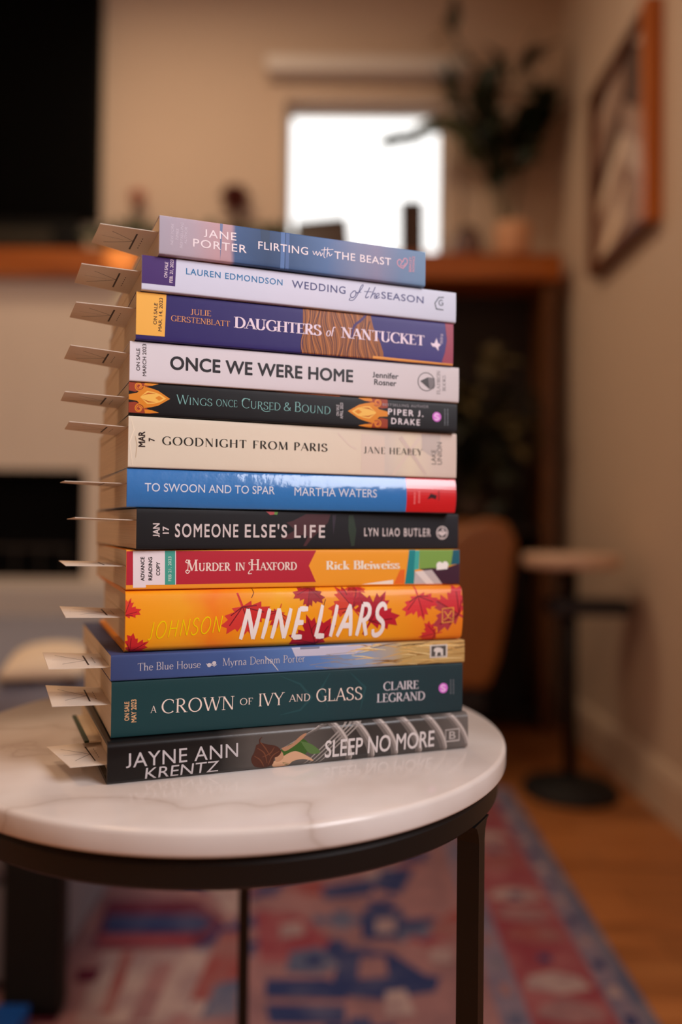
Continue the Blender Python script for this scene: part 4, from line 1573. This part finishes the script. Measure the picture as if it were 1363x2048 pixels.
it = []
for a_ in ((486, 1218, 62, 200, (196, 44, 44), (206, 58, 52), 1), (556, 1226, 36, 160, (208, 82, 40), (190, 44, 44), 1), (620, 1180, 40, 170, (150, 34, 44), (170, 36, 44), 1),
           (630, 1284, 60, 20, (166, 26, 44), (178, 30, 46), 1), (702, 1212, 52, 40, (204, 64, 44), (186, 36, 46), 1), (742, 1238, 64, -30, (168, 28, 44), (184, 34, 50), 2.5),
           (836, 1196, 48, 195, (206, 48, 56), (214, 56, 60), 1), (912, 1226, 62, 60, (176, 60, 70), (200, 48, 56), 1), (868, 1268, 34, 100, (212, 66, 52), (204, 52, 54), 2.5),
           (250, 1228, 34, -20, (212, 66, 40), (204, 44, 44), 1), (262, 1304, 40, -60, (196, 40, 44), (206, 44, 44), 1), (712, 1172, 26, 180, (206, 76, 34), (200, 60, 40), 1)):
    it += maple(b, *a_)
for pts in ([(503, 1196), (508, 1186), (506, 1178)], [(651, 1198), (648, 1206), (646, 1215)], [(694, 1190), (690, 1180), (686, 1176)], [(632, 1246), (624, 1256), (622, 1266)]):
    it.append((b.line(pts, 1.4), ink((104, 36, 30)), 3.5))
b.put('spine_print', it)
b.put('author_name', [(b.text('JOHNSON', (294.5, 1279), (447, 1263), 33, 'hand'), ink((238, 206, 0)), 5)])
b.put('title', [(b.text('NINE', (477.7, 1279), (614, 1275), 60, 'brush'), ink((240, 226, 222)), 5), (b.text('LIARS', (628, 1274), (772, 1270), 63, 'brush'), ink((240, 226, 222)), 5)])
b.put('publisher_logo', [(b.line([(883, 1217), (905, 1215), (904.5, 1243), (883, 1245), (883, 1217)], 1.8), ink((240, 166, 70)), 5), (b.line([(887, 1222), (894, 1232), (902, 1220)], 1.8), ink((240, 166, 70)), 5), (b.line([(886, 1240), (894, 1234), (902, 1238)], 1.5), ink((240, 166, 70)), 5.4)])

# ---- red and orange paperback
b = mkbook(4, 'paperback_book', 'red and orange paperback with a white advance copy sticker on its spine', .146, cover_mat('cover_orange_red', [(0, (238, 152, 48)), (1, (240, 156, 44))], LAY[4][3], .42))
REDI = ink((178, 42, 58))
it = [(b.poly((253, 1102.6), (632.3, 1100.9), (617, 1131.4), (631.4, 1164), (252, 1170.5)), REDI, 1),
      (b.poly((818, 1099.8), (830, 1099.7), (827.6, 1168), (809, 1168)), ink((34, 132, 136)), 1), (b.poly((830, 1101), (838.3, 1101), (837, 1138), (827, 1140)), ink((66, 168, 158)), 2),
      (b.poly((838.3, 1099.6), (906, 1099), (902, 1130), (887, 1137), (838, 1138)), ink((122, 160, 76)), 1), (b.poly((906, 1098.6), (920, 1098), (920, 1127), (901, 1130)), ink((34, 92, 110)), 1),
      (b.poly((838, 1138), (862, 1136), (887, 1137), (920, 1126), (920, 1169), (884, 1168), (864, 1146)), ink((66, 38, 54)), 1.5), (b.poly((829, 1143), (863, 1139.5), (884, 1167.5), (827, 1168)), ink((190, 180, 178)), 2), (b.poly((829, 1143), (845, 1141), (868, 1168), (852, 1168)), ink((222, 212, 206)), 2.4),
      (b.disc(878.5, 1131, 7.4), ink((238, 232, 226)), 3), (b.disc(889.5, 1129.8, 7), ink((238, 232, 226)), 3), (b.poly((873, 1131), (895, 1129), (894, 1138), (872, 1140)), ink((238, 232, 226)), 3.3),
      (b.poly((799.5, 1139.5), (809, 1139), (808, 1168), (787, 1168)), ink((226, 106, 42)), 1), (b.poly((722, 1168.6), (786, 1159.5), (786, 1168)), ink((238, 226, 214)), 1)]
b.put('spine_print', it)
b.put('advance_copy_sticker', [(b.poly((265.8, 1101.6), (329.5, 1101.4), (329.5, 1169.6), (291.5, 1170), (291.5, 1175), (265.8, 1175.5)), ink((228, 216, 220)), 2), (b.poly((329.5, 1101.4), (350, 1101.3), (350, 1169.3), (329.5, 1169.6)), ink((70, 156, 140)), 2), (b.poly((350, 1101.3), (351.7, 1101.3), (351.7, 1169.3), (350, 1169.3)), ink((228, 216, 220)), 2),
                               (b.text('ADVANCE', (288.4, 1162), (288.4, 1113.7), 7, bold=.03), ink(DARK), 3), (b.text('READING', (304, 1160.6), (304, 1114), 7, bold=.03), ink(DARK), 3), (b.text('COPY', (319.5, 1151), (319.5, 1124), 7, bold=.03), ink(DARK), 3), (b.text('FEB 21, 2023', (342.3, 1162), (342.3, 1113), 6), ink((206, 226, 216)), 3)])
CW = ink((240, 214, 204))
b.put('title', [(b.text('Murder in Haxford', (372, 1142), (593, 1139.5), 22, 'murder'), CW, 3), (b.line(Sp((374, 1119), (371, 1124), (377, 1126), (380, 1121)), 1.6), CW, 3.4), (b.line(Sp((380, 1141), (375, 1147), (371, 1143), (375, 1139)), 1.6), CW, 3.4), (b.line(Sp((500, 1140), (496, 1147), (503, 1147)), 1.6), CW, 3.4), (b.line(Sp((500, 1130), (497, 1126), (503, 1124)), 1.4), CW, 3.4)])
b.put('author_name', [(b.text('Rick Bleiweiss', (651, 1139.5), (799, 1137), 17, 'fat'), ink((244, 222, 202)), 3)])

# ---- black paperback
b = mkbook(5, 'paperback_book', 'plain black paperback with condensed pale lettering, under the bright blue book', .14, cover_mat('cover_black', [(0, (24, 23, 25)), (.5, (29, 28, 31)), (1, (34, 34, 39))], LAY[5][3], .5))
b.put('spine_print', [(b.poly((612, 1028), (661, 1028.5), (655, 1046), (640, 1060), (622, 1078), (612, 1092), (606, 1092), (616, 1072), (600, 1070), (585, 1078), (560, 1078), (590, 1060), (572, 1045), (585, 1042)), ink((74, 46, 50)), 1), (b.poly((697, 1030), (706, 1030), (712, 1060), (708, 1092), (702, 1092), (696, 1060)), ink((48, 60, 50)), 1), (b.poly((664, 1030), (672, 1030), (666, 1070)), ink((56, 48, 58)), 1), (b.poly((532, 1023), (549, 1023.5), (548, 1029), (540, 1030)), ink((180, 80, 84)), 1), (b.poly((549, 1023.5), (556, 1024), (554, 1029.5), (548, 1029)), ink((104, 150, 70)), 1)])
PALE = ink((206, 194, 192))
b.put('sale_date', [(b.text('JAN', (318.6, 1074), (318.6, 1046.5), 12.5, bold=.03), PALE, 2), (b.text('17', (337, 1067.6), (337, 1052.8), 11.5, bold=.03), PALE, 2)])
b.put('title', [(b.text("SOMEONE", (349.4, 1073.8), (476, 1074.2), 25.5, bold=.016, sp=1.2), PALE, 2), (b.text("ELSE'S", (489, 1074.4), (573.5, 1074.8), 25, bold=.016, sp=1.2), PALE, 2), (b.text("LIFE", (588, 1075), (649.4, 1075.2), 24.5, bold=.016, sp=1.3), PALE, 2)])
b.put('author_name', [(b.text('LYN LIAO BUTLER', (727.6, 1071.9), (860.5, 1072.6), 15.5, bold=.016, sp=1.25), PALE, 2)])
b.put('publisher_logo', [(b.disc(883.5, 1065.5, 12, 2.6), PALE, 2), (b.line([(883.5, 1057), (883.5, 1075)], 2.4), PALE, 2), (b.poly((874, 1066), (880, 1061), (883.5, 1066), (888, 1061), (893, 1066), (886, 1071), (880, 1071)), PALE, 2.4), (b.disc(885, 1059.5, 2.6), PALE, 2.6)])

# ---- glossy blue paperback with red end
b = mkbook(6, 'paperback_book', 'glossy bright blue paperback with a red spine end', .137, cover_mat('cover_gloss_blue', [(0, (54, 116, 182)), (.5, (48, 120, 188)), (1, (46, 116, 184))], LAY[6][3], .3, coat=1.0, bump=.16), bulge=.0021)
glossred = mat('print_gloss_red', (206, 22, 34), .3, gain=INKGAIN, coat=1.0)
b.put('spine_end_band', [(b.poly((812, 950), (915, 950), (915, 1030), (812.5, 1030)), glossred, 1)])
LB = ink((208, 212, 226))
b.put('title', [(b.text('TO SWOON AND TO SPAR', (289, 982.5), (548.4, 988.8), 16, bold=.004), LB, 2)])
b.put('author_name', [(b.text('MARTHA WATERS', (587.8, 991), (752.4, 995), 16, bold=.004), LB, 2)])
it = [(b.poly((853, 999), (860, 987), (872, 991), (870, 999), (862, 996)), ink((60, 30, 34)), 2)]
for xx, y0, y1 in ((828, 985, 1005), (837, 983, 1006), (876, 982, 1000)):
    yy, k = y0, 0
    while yy < y1:
        ln = (3, 2.2, 3.6)[k % 3]
        it.append((b.line([(xx, yy), (xx, yy + ln)], 4), ink((226, 110, 110) if xx < 850 else (150, 40, 44)), 2))
        yy += ln + 1.1
        k += 1
b.put('publisher_logo', it)

# ---- cream paperback
b = mkbook(7, 'paperback_book', 'thick cream paperback with creased spine, between black and bright blue books', .14, cover_mat('cover_cream', [(0, (214, 202, 182)), (.5, (220, 206, 186)), (.68, (220, 204, 184)), (.76, (208, 194, 182)), (.84, (220, 204, 180)), (.93, (210, 192, 180)), (1, (206, 188, 176))], LAY[7][3], .5, noise=.03, bump=.08))
TW = ink((206, 186, 174))
TW2 = ink((216, 197, 182))
b.put('spine_print', [(b.poly((722, 868), (768, 872), (768, 950), (722, 948)), TW2, 1), (b.line([(800, 874), (852, 950)], [9, 6]), TW, 2), (b.line([(838, 876), (785, 950)], [8, 5]), TW2, 2), (b.line([(675, 866), (700, 892), (712, 898)], 3), TW2, 2), (b.poly((843, 868), (880, 869), (880, 905), (860, 912), (843, 900)), ink((192, 178, 170)), 1),
                     (b.line([(262, 836), (268, 860), (259, 884), (265, 930)], [1.2, 2, 2, 1]), ink((232, 218, 196)), 2), (b.line([(270, 872), (274, 890), (271, 915)], [1, 1.6, 1]), ink((190, 168, 140)), 2)])
b.put('sale_date', [(b.text('MAR', (289.6, 894), (289.6, 863), 12.5, bold=.03), ink((44, 30, 26)), 3), (b.text('7', (308.7, 883), (308.7, 876.2), 11, bold=.03), ink((44, 30, 26)), 3)])
b.put('title', [(b.text('GOODNIGHT FROM PARIS', (324, 889.4), (654.5, 903.2), 16, 'deco_bold'), ink((42, 40, 34)), 3)])
b.put('author_name', [(b.text('JANE HEALEY', (726.6, 906.2), (843.8, 911), 13, 'deco_bold'), ink((58, 56, 48)), 3)])
b.put('publisher_logo', [(b.text('LAKE', (871, 929), (871, 900), 9, bold=-.004), ink((96, 88, 82)), 3), (b.text('UNION', (883, 929.5), (883, 885), 9.5, bold=-.004), ink((96, 88, 82)), 3)])

# ---- black paperback with flame ornaments
b = mkbook(8, 'paperback_book', 'slim black paperback with golden flame ornaments and teal lettering', .14, cover_mat('cover_black_flame', [(0, (17, 15, 17)), (1, (28, 27, 30))], LAY[8][3], .45))


def flame(b, x, y, s, sgn, layer=1):
    it = []

    def P(*pts):
        return b.poly(*[(x + sgn * u * s, y + v * s + sgn * u * s * .066) for u, v in pts])
    AMB, GLD, RDB = ink((214, 132, 40)), ink((240, 184, 88)), ink((150, 62, 40))
    it.append((P((-84, -4), (-66, -8), (-54, -22), (-38, -19), (-24, -15), (0, 0), (-24, 15), (-38, 19), (-54, 22), (-66, 8), (-84, 6)), AMB, layer))
    it.append((P((-60, 0), (-46, -13), (-34, -12), (-20, -8), (-8, 0), (-20, 8), (-34, 12), (-46, 13)), GLD, layer + .5))
    it.append((P((-30, 0), (-22, -5), (-14, 0), (-22, 5)), AMB, layer + 1))
    it.append((P((-84, -30), (-40, -30), (-22, -29), (-38, -24), (-46, -22), (-58, -14), (-70, -10), (-84, -12)), RDB, layer))
    it.append((P((-84, 32), (-40, 32), (-22, 29), (-38, 26), (-46, 22), (-58, 14), (-70, 10), (-84, 12)), RDB, layer))
    it.append((P((-50, -31), (-22, -29), (-36, -24), (-52, -24)), AMB, layer + .4))
    it.append((P((-50, 32), (-22, 29), (-36, 25), (-52, 24)), AMB, layer + .4))
    for q, sd in (((-62, -22), 1), ((-62, 23), -1)):
        for sc_, m_, wd in ((1.0, AMB, 2.2), (.62, ink((222, 120, 60)), 1.6)):
            sp_ = []
            for j in range(20):
                an = j / 19 * 2.6 * math.pi
                rr = (11 - 8.5 * j / 19) * sc_
                sp_.append((x + sgn * (q[0] + rr * math.cos(an)) * s, y + (q[1] + sd * rr * math.sin(an)) * s + sgn * q[0] * s * .066))
            it.append((b.line(sp_, wd * s), m_, layer + 1.2 + .2 * sc_))
    for k in (-1, 1):
        it.append((P((-56, k * 3), (-44, k * 10), (-28, k * 9), (-44, k * 7)), ink((188, 96, 30)), layer + 1.2))
    return it


b.put('flame_print', flame(b, 340, 798, 1.0, 1))
b.put('flame_print', flame(b, 695, 822, .95, -1))
b.put('spine_print', [(b.poly((545, 779), (680, 789.5), (680, 793), (545, 783)), ink((214, 112, 62)), 1)])
TEAL = ink((126, 178, 174))
b.put('title', [(b.text('Wings', (352, 807.8), (424, 812.4), 18.5, 'wings'), TEAL, 2), (b.text('once', (432, 812), (474, 814.6), 17.5, 'wings'), TEAL, 2), (b.text('Cursed', (483, 815.6), (560, 821), 19, 'wings'), TEAL, 2), (b.text('&', (567, 821), (581, 822), 16, 'wings'), TEAL, 2), (b.text('Bound', (588.5, 823), (660, 828.6), 19, 'wings'), TEAL, 2),
               (b.line(Sp((483, 803), (488, 797), (500, 799)), 1.2), TEAL, 3), (b.line(Sp((522, 818), (530, 823), (540, 822)), 1.2), TEAL, 3)])
b.put('sale_date', [(b.text('ON SALE', (677.5, 832), (677.5, 809.5), 5.5, bold=.01), ink((190, 184, 186)), 2), (b.text('APRIL 2023', (685.4, 837.5), (685.4, 805.8), 5.8, bold=.01), ink((190, 184, 186)), 2)])
b.put('author_name', [(b.text('BESTSELLING AUTHOR', (764.7, 811.4), (856.7, 816.2), 5, sp=1.15), ink((150, 144, 148)), 2), (b.text('PIPER J.', (775.3, 828.8), (846, 833.6), 11.5, bold=.018, sp=1.3), ink((222, 212, 216)), 2), (b.text('DRAKE', (781.8, 847.5), (839, 850.8), 11.5, bold=.018, sp=1.3), ink((222, 212, 216)), 2)])
s_logo(b, 872.8, 833.8, 9.6, 889, 818, 851)

# ---- white paperback
b = mkbook(9, 'paperback_book', 'white paperback with large bold dark lettering on its spine', .14, cover_mat('cover_white', [(0, (214, 208, 214)), (.5, (212, 204, 209)), (1, (202, 193, 194))], LAY[9][3], .5))
CH = ink((46, 44, 48))
b.put('sale_date', [(b.text('ON SALE', (279.6, 741.6), (279.6, 696.7), 6.8, bold=.014), ink((66, 56, 58)), 2), (b.text('MARCH 2023', (292.2, 752.4), (292.2, 688), 7, bold=.014), ink((66, 56, 58)), 2)])
b.put('title', [(b.text('ONCE WE WERE HOME', (339.8, 738.2), (705.6, 764.4), 24.5, bold=.026, sp=1.03), CH, 2)])
b.put('author_name', [(b.text('Jennifer', (744.3, 754.8), (796.3, 758.3), 11, bold=.016), CH, 2), (b.text('Rosner', (747.6, 769.2), (792, 772.4), 11, bold=.016), CH, 2)])
GR = ink((92, 86, 88))
b.put('publisher_logo', [(b.disc(851.8, 763.6, 18, 1.7), GR, 2), (b.poly((839.5, 762), (855, 754.5), (868.5, 756.5), (869.5, 773), (866, 778), (858, 778)), ink((120, 114, 116)), 2), (b.poly((839.5, 762), (855, 754.5), (858, 778)), ink((74, 70, 72)), 2.5),
                        (b.text('FLATIRON', (879.6, 789), (879.6, 741.8), 6.6, 'serif'), GR, 2), (b.text('BOOKS', (890.6, 782.6), (890.6, 751), 6.4, 'serif'), GR, 2)])

# ---- purple paperback
b = mkbook(10, 'paperback_book', 'purple paperback with a yellow date label and wood grain art on its spine', .137, cover_mat('cover_purple', [(0, (50, 42, 100)), (.45, (48, 40, 102)), (1, (62, 54, 116))], LAY[10][3], .42))
it = [(b.poly((606, 600), (738, 612), (741, 632), (746, 655), (760, 686), (766, 705), (768, 740), (604, 720)), ink((150, 92, 54)), 1)]
for k in range(48):
    x = 606 + k * 3.35
    sw = 5 + 3 * math.sin(k)
    pts = [(x + sw * math.sin(v * .055 + k * .19) + (v - 0) * .10 * (k / 48), 606 + x * .0 + v) for v in range(0, 126, 9)]
    pts = [(px, py) for px, py in pts if px < 734 + max(0, (py - 620)) * .30]
    if len(pts) > 2:
        it.append((b.line(pts, 1.1 if k % 3 else 1.5), ink([(74, 44, 56), (200, 128, 74), (96, 58, 58)][k % 3]), 2 + .2 * (k % 3)))
it.append((b.line(Sp((738, 624), (722, 640), (708, 652), (704, 668), (700, 676)), [2, 5, 5, 4, 2]), ink((72, 52, 104)), 3))
it += [(b.poly((745, 711.5), (905, 728), (905, 733), (745, 717)), ink((222, 150, 76)), 3), (b.poly((889, 640), (915, 644), (910, 735), (883, 724), (889, 705), (893, 680)), ink((150, 64, 84)), 2)]
b.put('spine_print', it)
b.put('sale_date_label', [(b.poly((273, 578), (333, 584), (329, 673.3), (269, 668.5)), ink((238, 176, 82)), 3), (b.text('ON SALE', (313, 649.5), (315, 606.5), 6.6, bold=.014), ink((62, 40, 40)), 4), (b.text('MAR. 14, 2023', (322.8, 663), (325.4, 596), 6.6, bold=.014), ink((62, 40, 40)), 4)])
b.put('author_name', [(b.text('JULIE', (380.6, 629), (421.6, 632.8), 11, 'serif'), ink((228, 158, 106)), 4), (b.text('GERSTENBLATT', (341.6, 641.8), (459, 653.5), 11, 'serif'), ink((228, 158, 106)), 4)])
LV = ink((226, 208, 222))
b.put('title', [(b.text('DAUGHTERS', (467.2, 654.8), (642.5, 671.5), 21, 'serif_bold'), LV, 4), (b.text('of', (651.7, 672), (671, 673), 19, 'italic'), LV, 4), (b.text('NANTUCKET', (680.8, 675), (847.5, 691.6), 20.5, 'serif_bold'), LV, 4)])
b.put('publisher_logo', [(b.poly((860, 686), (868, 687), (872, 676), (875, 686), (881, 690), (876, 694), (876, 702), (870, 694), (864, 693)), LV, 4), (b.text('mira', (884, 688), (885, 668.5), 6.4, 'oldstyle'), LV, 4)])

# ---- pale lilac paperback
b = mkbook(11, 'paperback_book', 'pale lilac-white paperback with a purple date block, second from the top', .137, cover_mat('cover_lilac', [(0, (204, 207, 226)), (.5, (205, 205, 222)), (1, (192, 196, 212))], LAY[11][3], .42))
b.put('sale_date_block', [(b.poly((283, 503), (353, 511), (350, 572.8), (281, 565.5)), ink((72, 48, 108)), 1), (b.text('ON SALE', (334, 556), (336, 524.5), 6.2, bold=.012), ink((222, 206, 216)), 2), (b.text('FEB. 21, 2023', (344.6, 566), (347, 519.5), 6.2, bold=.012), ink((222, 206, 216)), 2)])
b.put('author_name', [(b.text('LAUREN EDMONDSON', (371.8, 548.4), (564.6, 571), 12, bold=.008, sp=1.12), ink((50, 116, 166)), 2)])
NV = ink((74, 76, 122))
b.put('title', [(b.text('WEDDING', (583.3, 575.2), (690.4, 588), 14.5, bold=.008, sp=1.12), NV, 2), (b.text('SEASON', (762, 597), (846.4, 607), 13.5, bold=.008, sp=1.1), NV, 2)] + [(b.line(Sp(*p), w), NV, 2 + .2 * k) for k, (p, w) in enumerate((
    (((707, 582), (701, 588), (701, 594), (706, 595), (711, 589), (710, 582), (705, 583)), 1.7), (((710, 584), (716, 586), (724, 575), (726, 570), (722, 572), (714, 590), (706, 600), (698, 600), (700, 596)), 1.5), (((712, 585), (722, 585)), 1.2),
    (((739, 575), (731, 592), (732, 596), (737, 593)), 1.7), (((728, 583), (744, 584)), 1.2), (((750, 574), (744, 588), (740, 597)), 1.6), (((741, 594), (746, 588), (750, 587), (748, 594), (750, 597), (754, 593)), 1.6), (((751, 593), (757, 591), (757, 587), (753, 588), (751, 593), (753, 597), (759, 594)), 1.5)))])
b.put('publisher_logo', [(b.line([(887, 595), (877, 595), (869, 606.5), (872, 618), (886, 620)], 2), ink((58, 66, 78)), 2), (b.line(Sp((884.5, 601.5), (880, 600.5), (877, 605), (879, 610), (884, 610.5), (885, 606)), 1.8), ink((58, 66, 78)), 2.4), (b.line([(882, 606), (886, 606.5)], 1.6), ink((58, 66, 78)), 2.6)])

# ---- small blue book on top
b = mkbook(12, 'paperback_book', 'small dusky blue and pink paperback on the very top of the stack', .106, cover_mat('cover_dusk', [(0, (166, 158, 172)), (.11, (174, 158, 170)), (.2, (186, 150, 156)), (.245, (180, 146, 154)), (.26, (66, 92, 134)), (.38, (50, 72, 108)), (.47, (60, 86, 126)), (.6, (80, 108, 152)), (.72, (120, 126, 156)), (.8, (128, 124, 152)), (.9, (100, 122, 156)), (1, (96, 126, 158))], LAY[12][3], .42, noise=.02))
b.put('spine_print', [(b.poly((562, 455), (570, 456), (568, 540), (560, 539)), ink((86, 116, 166)), 1), (b.poly((572, 456), (579, 457), (577, 541), (570, 540)), ink((82, 108, 156)), 1), (b.poly((440, 440), (446, 441), (444, 470), (440, 520)), ink((110, 124, 160)), 1), (b.poly((520, 448), (540, 451), (538, 490), (522, 480)), ink((52, 70, 98)), 1)])
PW = ink((232, 218, 222))
b.put('author_name', [(b.text('JANE', (407, 474), (472.4, 481.4), 15.5, bold=.006, sp=1.12), PW, 2), (b.text('PORTER', (385.6, 493), (492.8, 506.4), 15.5, bold=.006, sp=1.12), PW, 2)])
LG = ink((206, 196, 208))
b.put('bestseller_note', [(b.text(s, p, q, 5.2, slant=.2), LG, 2) for s, p, q in (('NEW YORK', (345.6, 490.4), (347.4, 447)), ('TIMES', (356, 481), (357.2, 457.6)), ('BESTSELLING', (364.2, 496.9), (366.6, 445)), ('AUTHOR', (373, 489), (374.4, 455)))])
b.put('title', [(b.text('FLIRTING', (516, 497.8), (615.4, 510), 15, bold=.006, sp=1.08), PW, 2), (b.text('THE BEAST', (668, 517.2), (781.5, 531.2), 14.5, bold=.006, sp=1.08), PW, 2)] + [(b.line(Sp(*p), 1.4), PW, 2 + .2 * k) for k, p in enumerate((
    ((625, 502), (628, 509), (632, 503), (634, 511), (639, 503)), ((640, 505), (641, 512), (645, 506)), ((649, 494), (647, 512), (650, 516)), ((642, 500), (666, 499)), ((655, 495), (653, 515)), ((653, 510), (657, 505), (659, 512), (664, 508))))])
PK = ink((206, 142, 158))
b.put('publisher_logo', [(b.line(Sp((805, 537), (796, 531), (794, 523), (799, 519), (804, 524), (808, 517), (813, 519), (813, 527), (805, 537)), 1.8), PK, 2), (b.line(Sp((804, 524), (800, 530), (806, 532), (810, 526)), 1.5), PK, 2.4), (b.text('BERKLEY', (821.6, 544), (822.4, 514.5), 4.6, bold=.01), PK, 2), (b.text('ROMANCE', (828, 544), (828.8, 513), 4.6, bold=.01), PK, 2)])

# ================================================================== bookmark cards
card_m = mat('white_card', (228, 212, 194), .7, bump=.05, bscale=900)
card_ink = mat('card_print', (58, 44, 36), .6)
CARD_LABEL = ['lowest white bookmark card, tucked into the black hardcover on the marble', 'white bookmark card tucked into the dark green paperback', 'white bookmark card tucked into the slim blue paperback', 'white bookmark card tucked into the orange maple leaf hardcover',
              'white bookmark card tucked into the red and orange paperback', 'edge-on white bookmark card tucked into the plain black paperback', 'edge-on white bookmark card tucked into the glossy bright blue paperback', 'white bookmark card seen from below in the thick cream paperback',
              'white bookmark card tucked into the black paperback with flame ornaments', 'white bookmark card tucked into the white paperback', 'white bookmark card tucked into the purple paperback', 'white bookmark card tucked into the pale lilac paperback', 'topmost white bookmark card, tucked into the small dusky blue book']
for i, (X, Y, th, L, T) in enumerate(LAY):
    a, c = CZ[i]
    # the card lies flat between the pages and droops a little outside them
    zc = ZB[i] + (.0024 if i in (0, 3) else .00035) + (T - .0004 - 2 * (.0024 if i in (0, 3) else .00035)) * min(.9, max(.1, ((CZ[i][1].z - ZB[i] - .0004) / (T - .0008))))
    ex = Vector((math.cos(R(th)), math.sin(R(th)), 0))
    ny = Vector((-math.sin(R(th)), math.cos(R(th)), 0))
    ov = .003 if i in (0, 3) else .0002
    base = Vector((X, Y, 0)) + ny * .004
    A = Vector((a.x, a.y, a.z))
    B = base + ex * (ov - .0003) + Vector((0, 0, zc))
    # outer back corner on its sight line, 5 cm behind
    d = ray(*CARD[i][2])
    Yc = A.y + .046
    Cb = EYE + d * (Yc / d.y)
    wv = .049
    D = B + (ny - ex * SKEW) * wv
    inn = .030
    B2, D2 = B + ex * inn, D + ex * inn
    root = tag(empty('bookmark_card', (A.x, A.y, A.z), 0), CARD_LABEL[i], 'bookmark', 'bookmark cards in the stack')
    O = A

    def pt(u, v, lift=0.0):
        p = A * (1 - u) * (1 - v) + B * u * (1 - v) + Cb * (1 - u) * v + D * u * v
        return p - O + Vector((0, 0, lift))
    bm = bmesh.new()
    hh = .00019
    NU, NV = 8, 6
    grid = {}
    for s_ in (0, 1):
        for iu in range(NU + 2):
            for iv in range(NV + 1):
                v = iv / NV
                if iu <= NU:
                    p = pt(iu / NU, v)
                else:
                    p = B2 * (1 - v) + D2 * v - O
                grid[s_, iu, iv] = bm.verts.new(p + Vector((0, 0, hh if s_ else -hh)))
    for iu in range(NU + 1):
        for iv in range(NV):
            for s_ in (0, 1):
                q = [grid[s_, iu, iv], grid[s_, iu + 1, iv], grid[s_, iu + 1, iv + 1], grid[s_, iu, iv + 1]]
                bm.faces.new(q if s_ else q[::-1])
    for iu in range(NU + 1):
        for iv in (0, NV):
            bm.faces.new((grid[0, iu, iv], grid[0, iu + 1, iv], grid[1, iu + 1, iv], grid[1, iu, iv]))
    for iv in range(NV):
        for iu in (0, NU + 1):
            bm.faces.new((grid[0, iu, iv], grid[0, iu, iv + 1], grid[1, iu, iv + 1], grid[1, iu, iv]))
    obj('card', bm, card_m, root)
    # printed sideways V and bar, on both faces
    fcs = []

    def ln(u0, v0, u1, v1, w):
        du, dv = u1 - u0, v1 - v0
        l_ = math.hypot(du * .033, dv * .05)
        ou, ovv = -dv * .05 / l_ * w / 2 / .033, du * .033 / l_ * w / 2 / .05
        K = 8
        for k in range(K):
            q = []
            for t_, sg in ((k / K, 1), ((k + 1) / K, 1), ((k + 1) / K, -1), (k / K, -1)):
                q.append((u0 + du * t_ + ou * sg, v0 + dv * t_ + ovv * sg))
            fcs.append(q)
    ln(.19, .80, .66, .47, .00048)
    ln(.25, .24, .66, .47, .00042)
    ln(.67, .17, .67, .82, .0010)
    for k in range(16):
        u = .12 + .024 * k
        ln(u, .50 + .01 * (k % 2), u + .012, .50 + .01 * (k % 2), .0005)
    for k in range(5):
        ln(.80, .3 + .09 * k, .80, .34 + .09 * k, .0005)
    bm = bmesh.new()
    for q in fcs:
        for s_ in (1, -1):
            vv = [bm.verts.new(pt(u, v, s_ * (hh + .00003))) for u, v in q]
            bm.faces.new(vv if s_ > 0 else vv[::-1])
    me = bpy.data.meshes.new('printed_logo')
    bm.to_mesh(me)
    bm.free()
    me.materials.append(card_ink)
    o = bpy.data.objects.new('printed_logo', me)
    COL.objects.link(o)
    o.parent = root
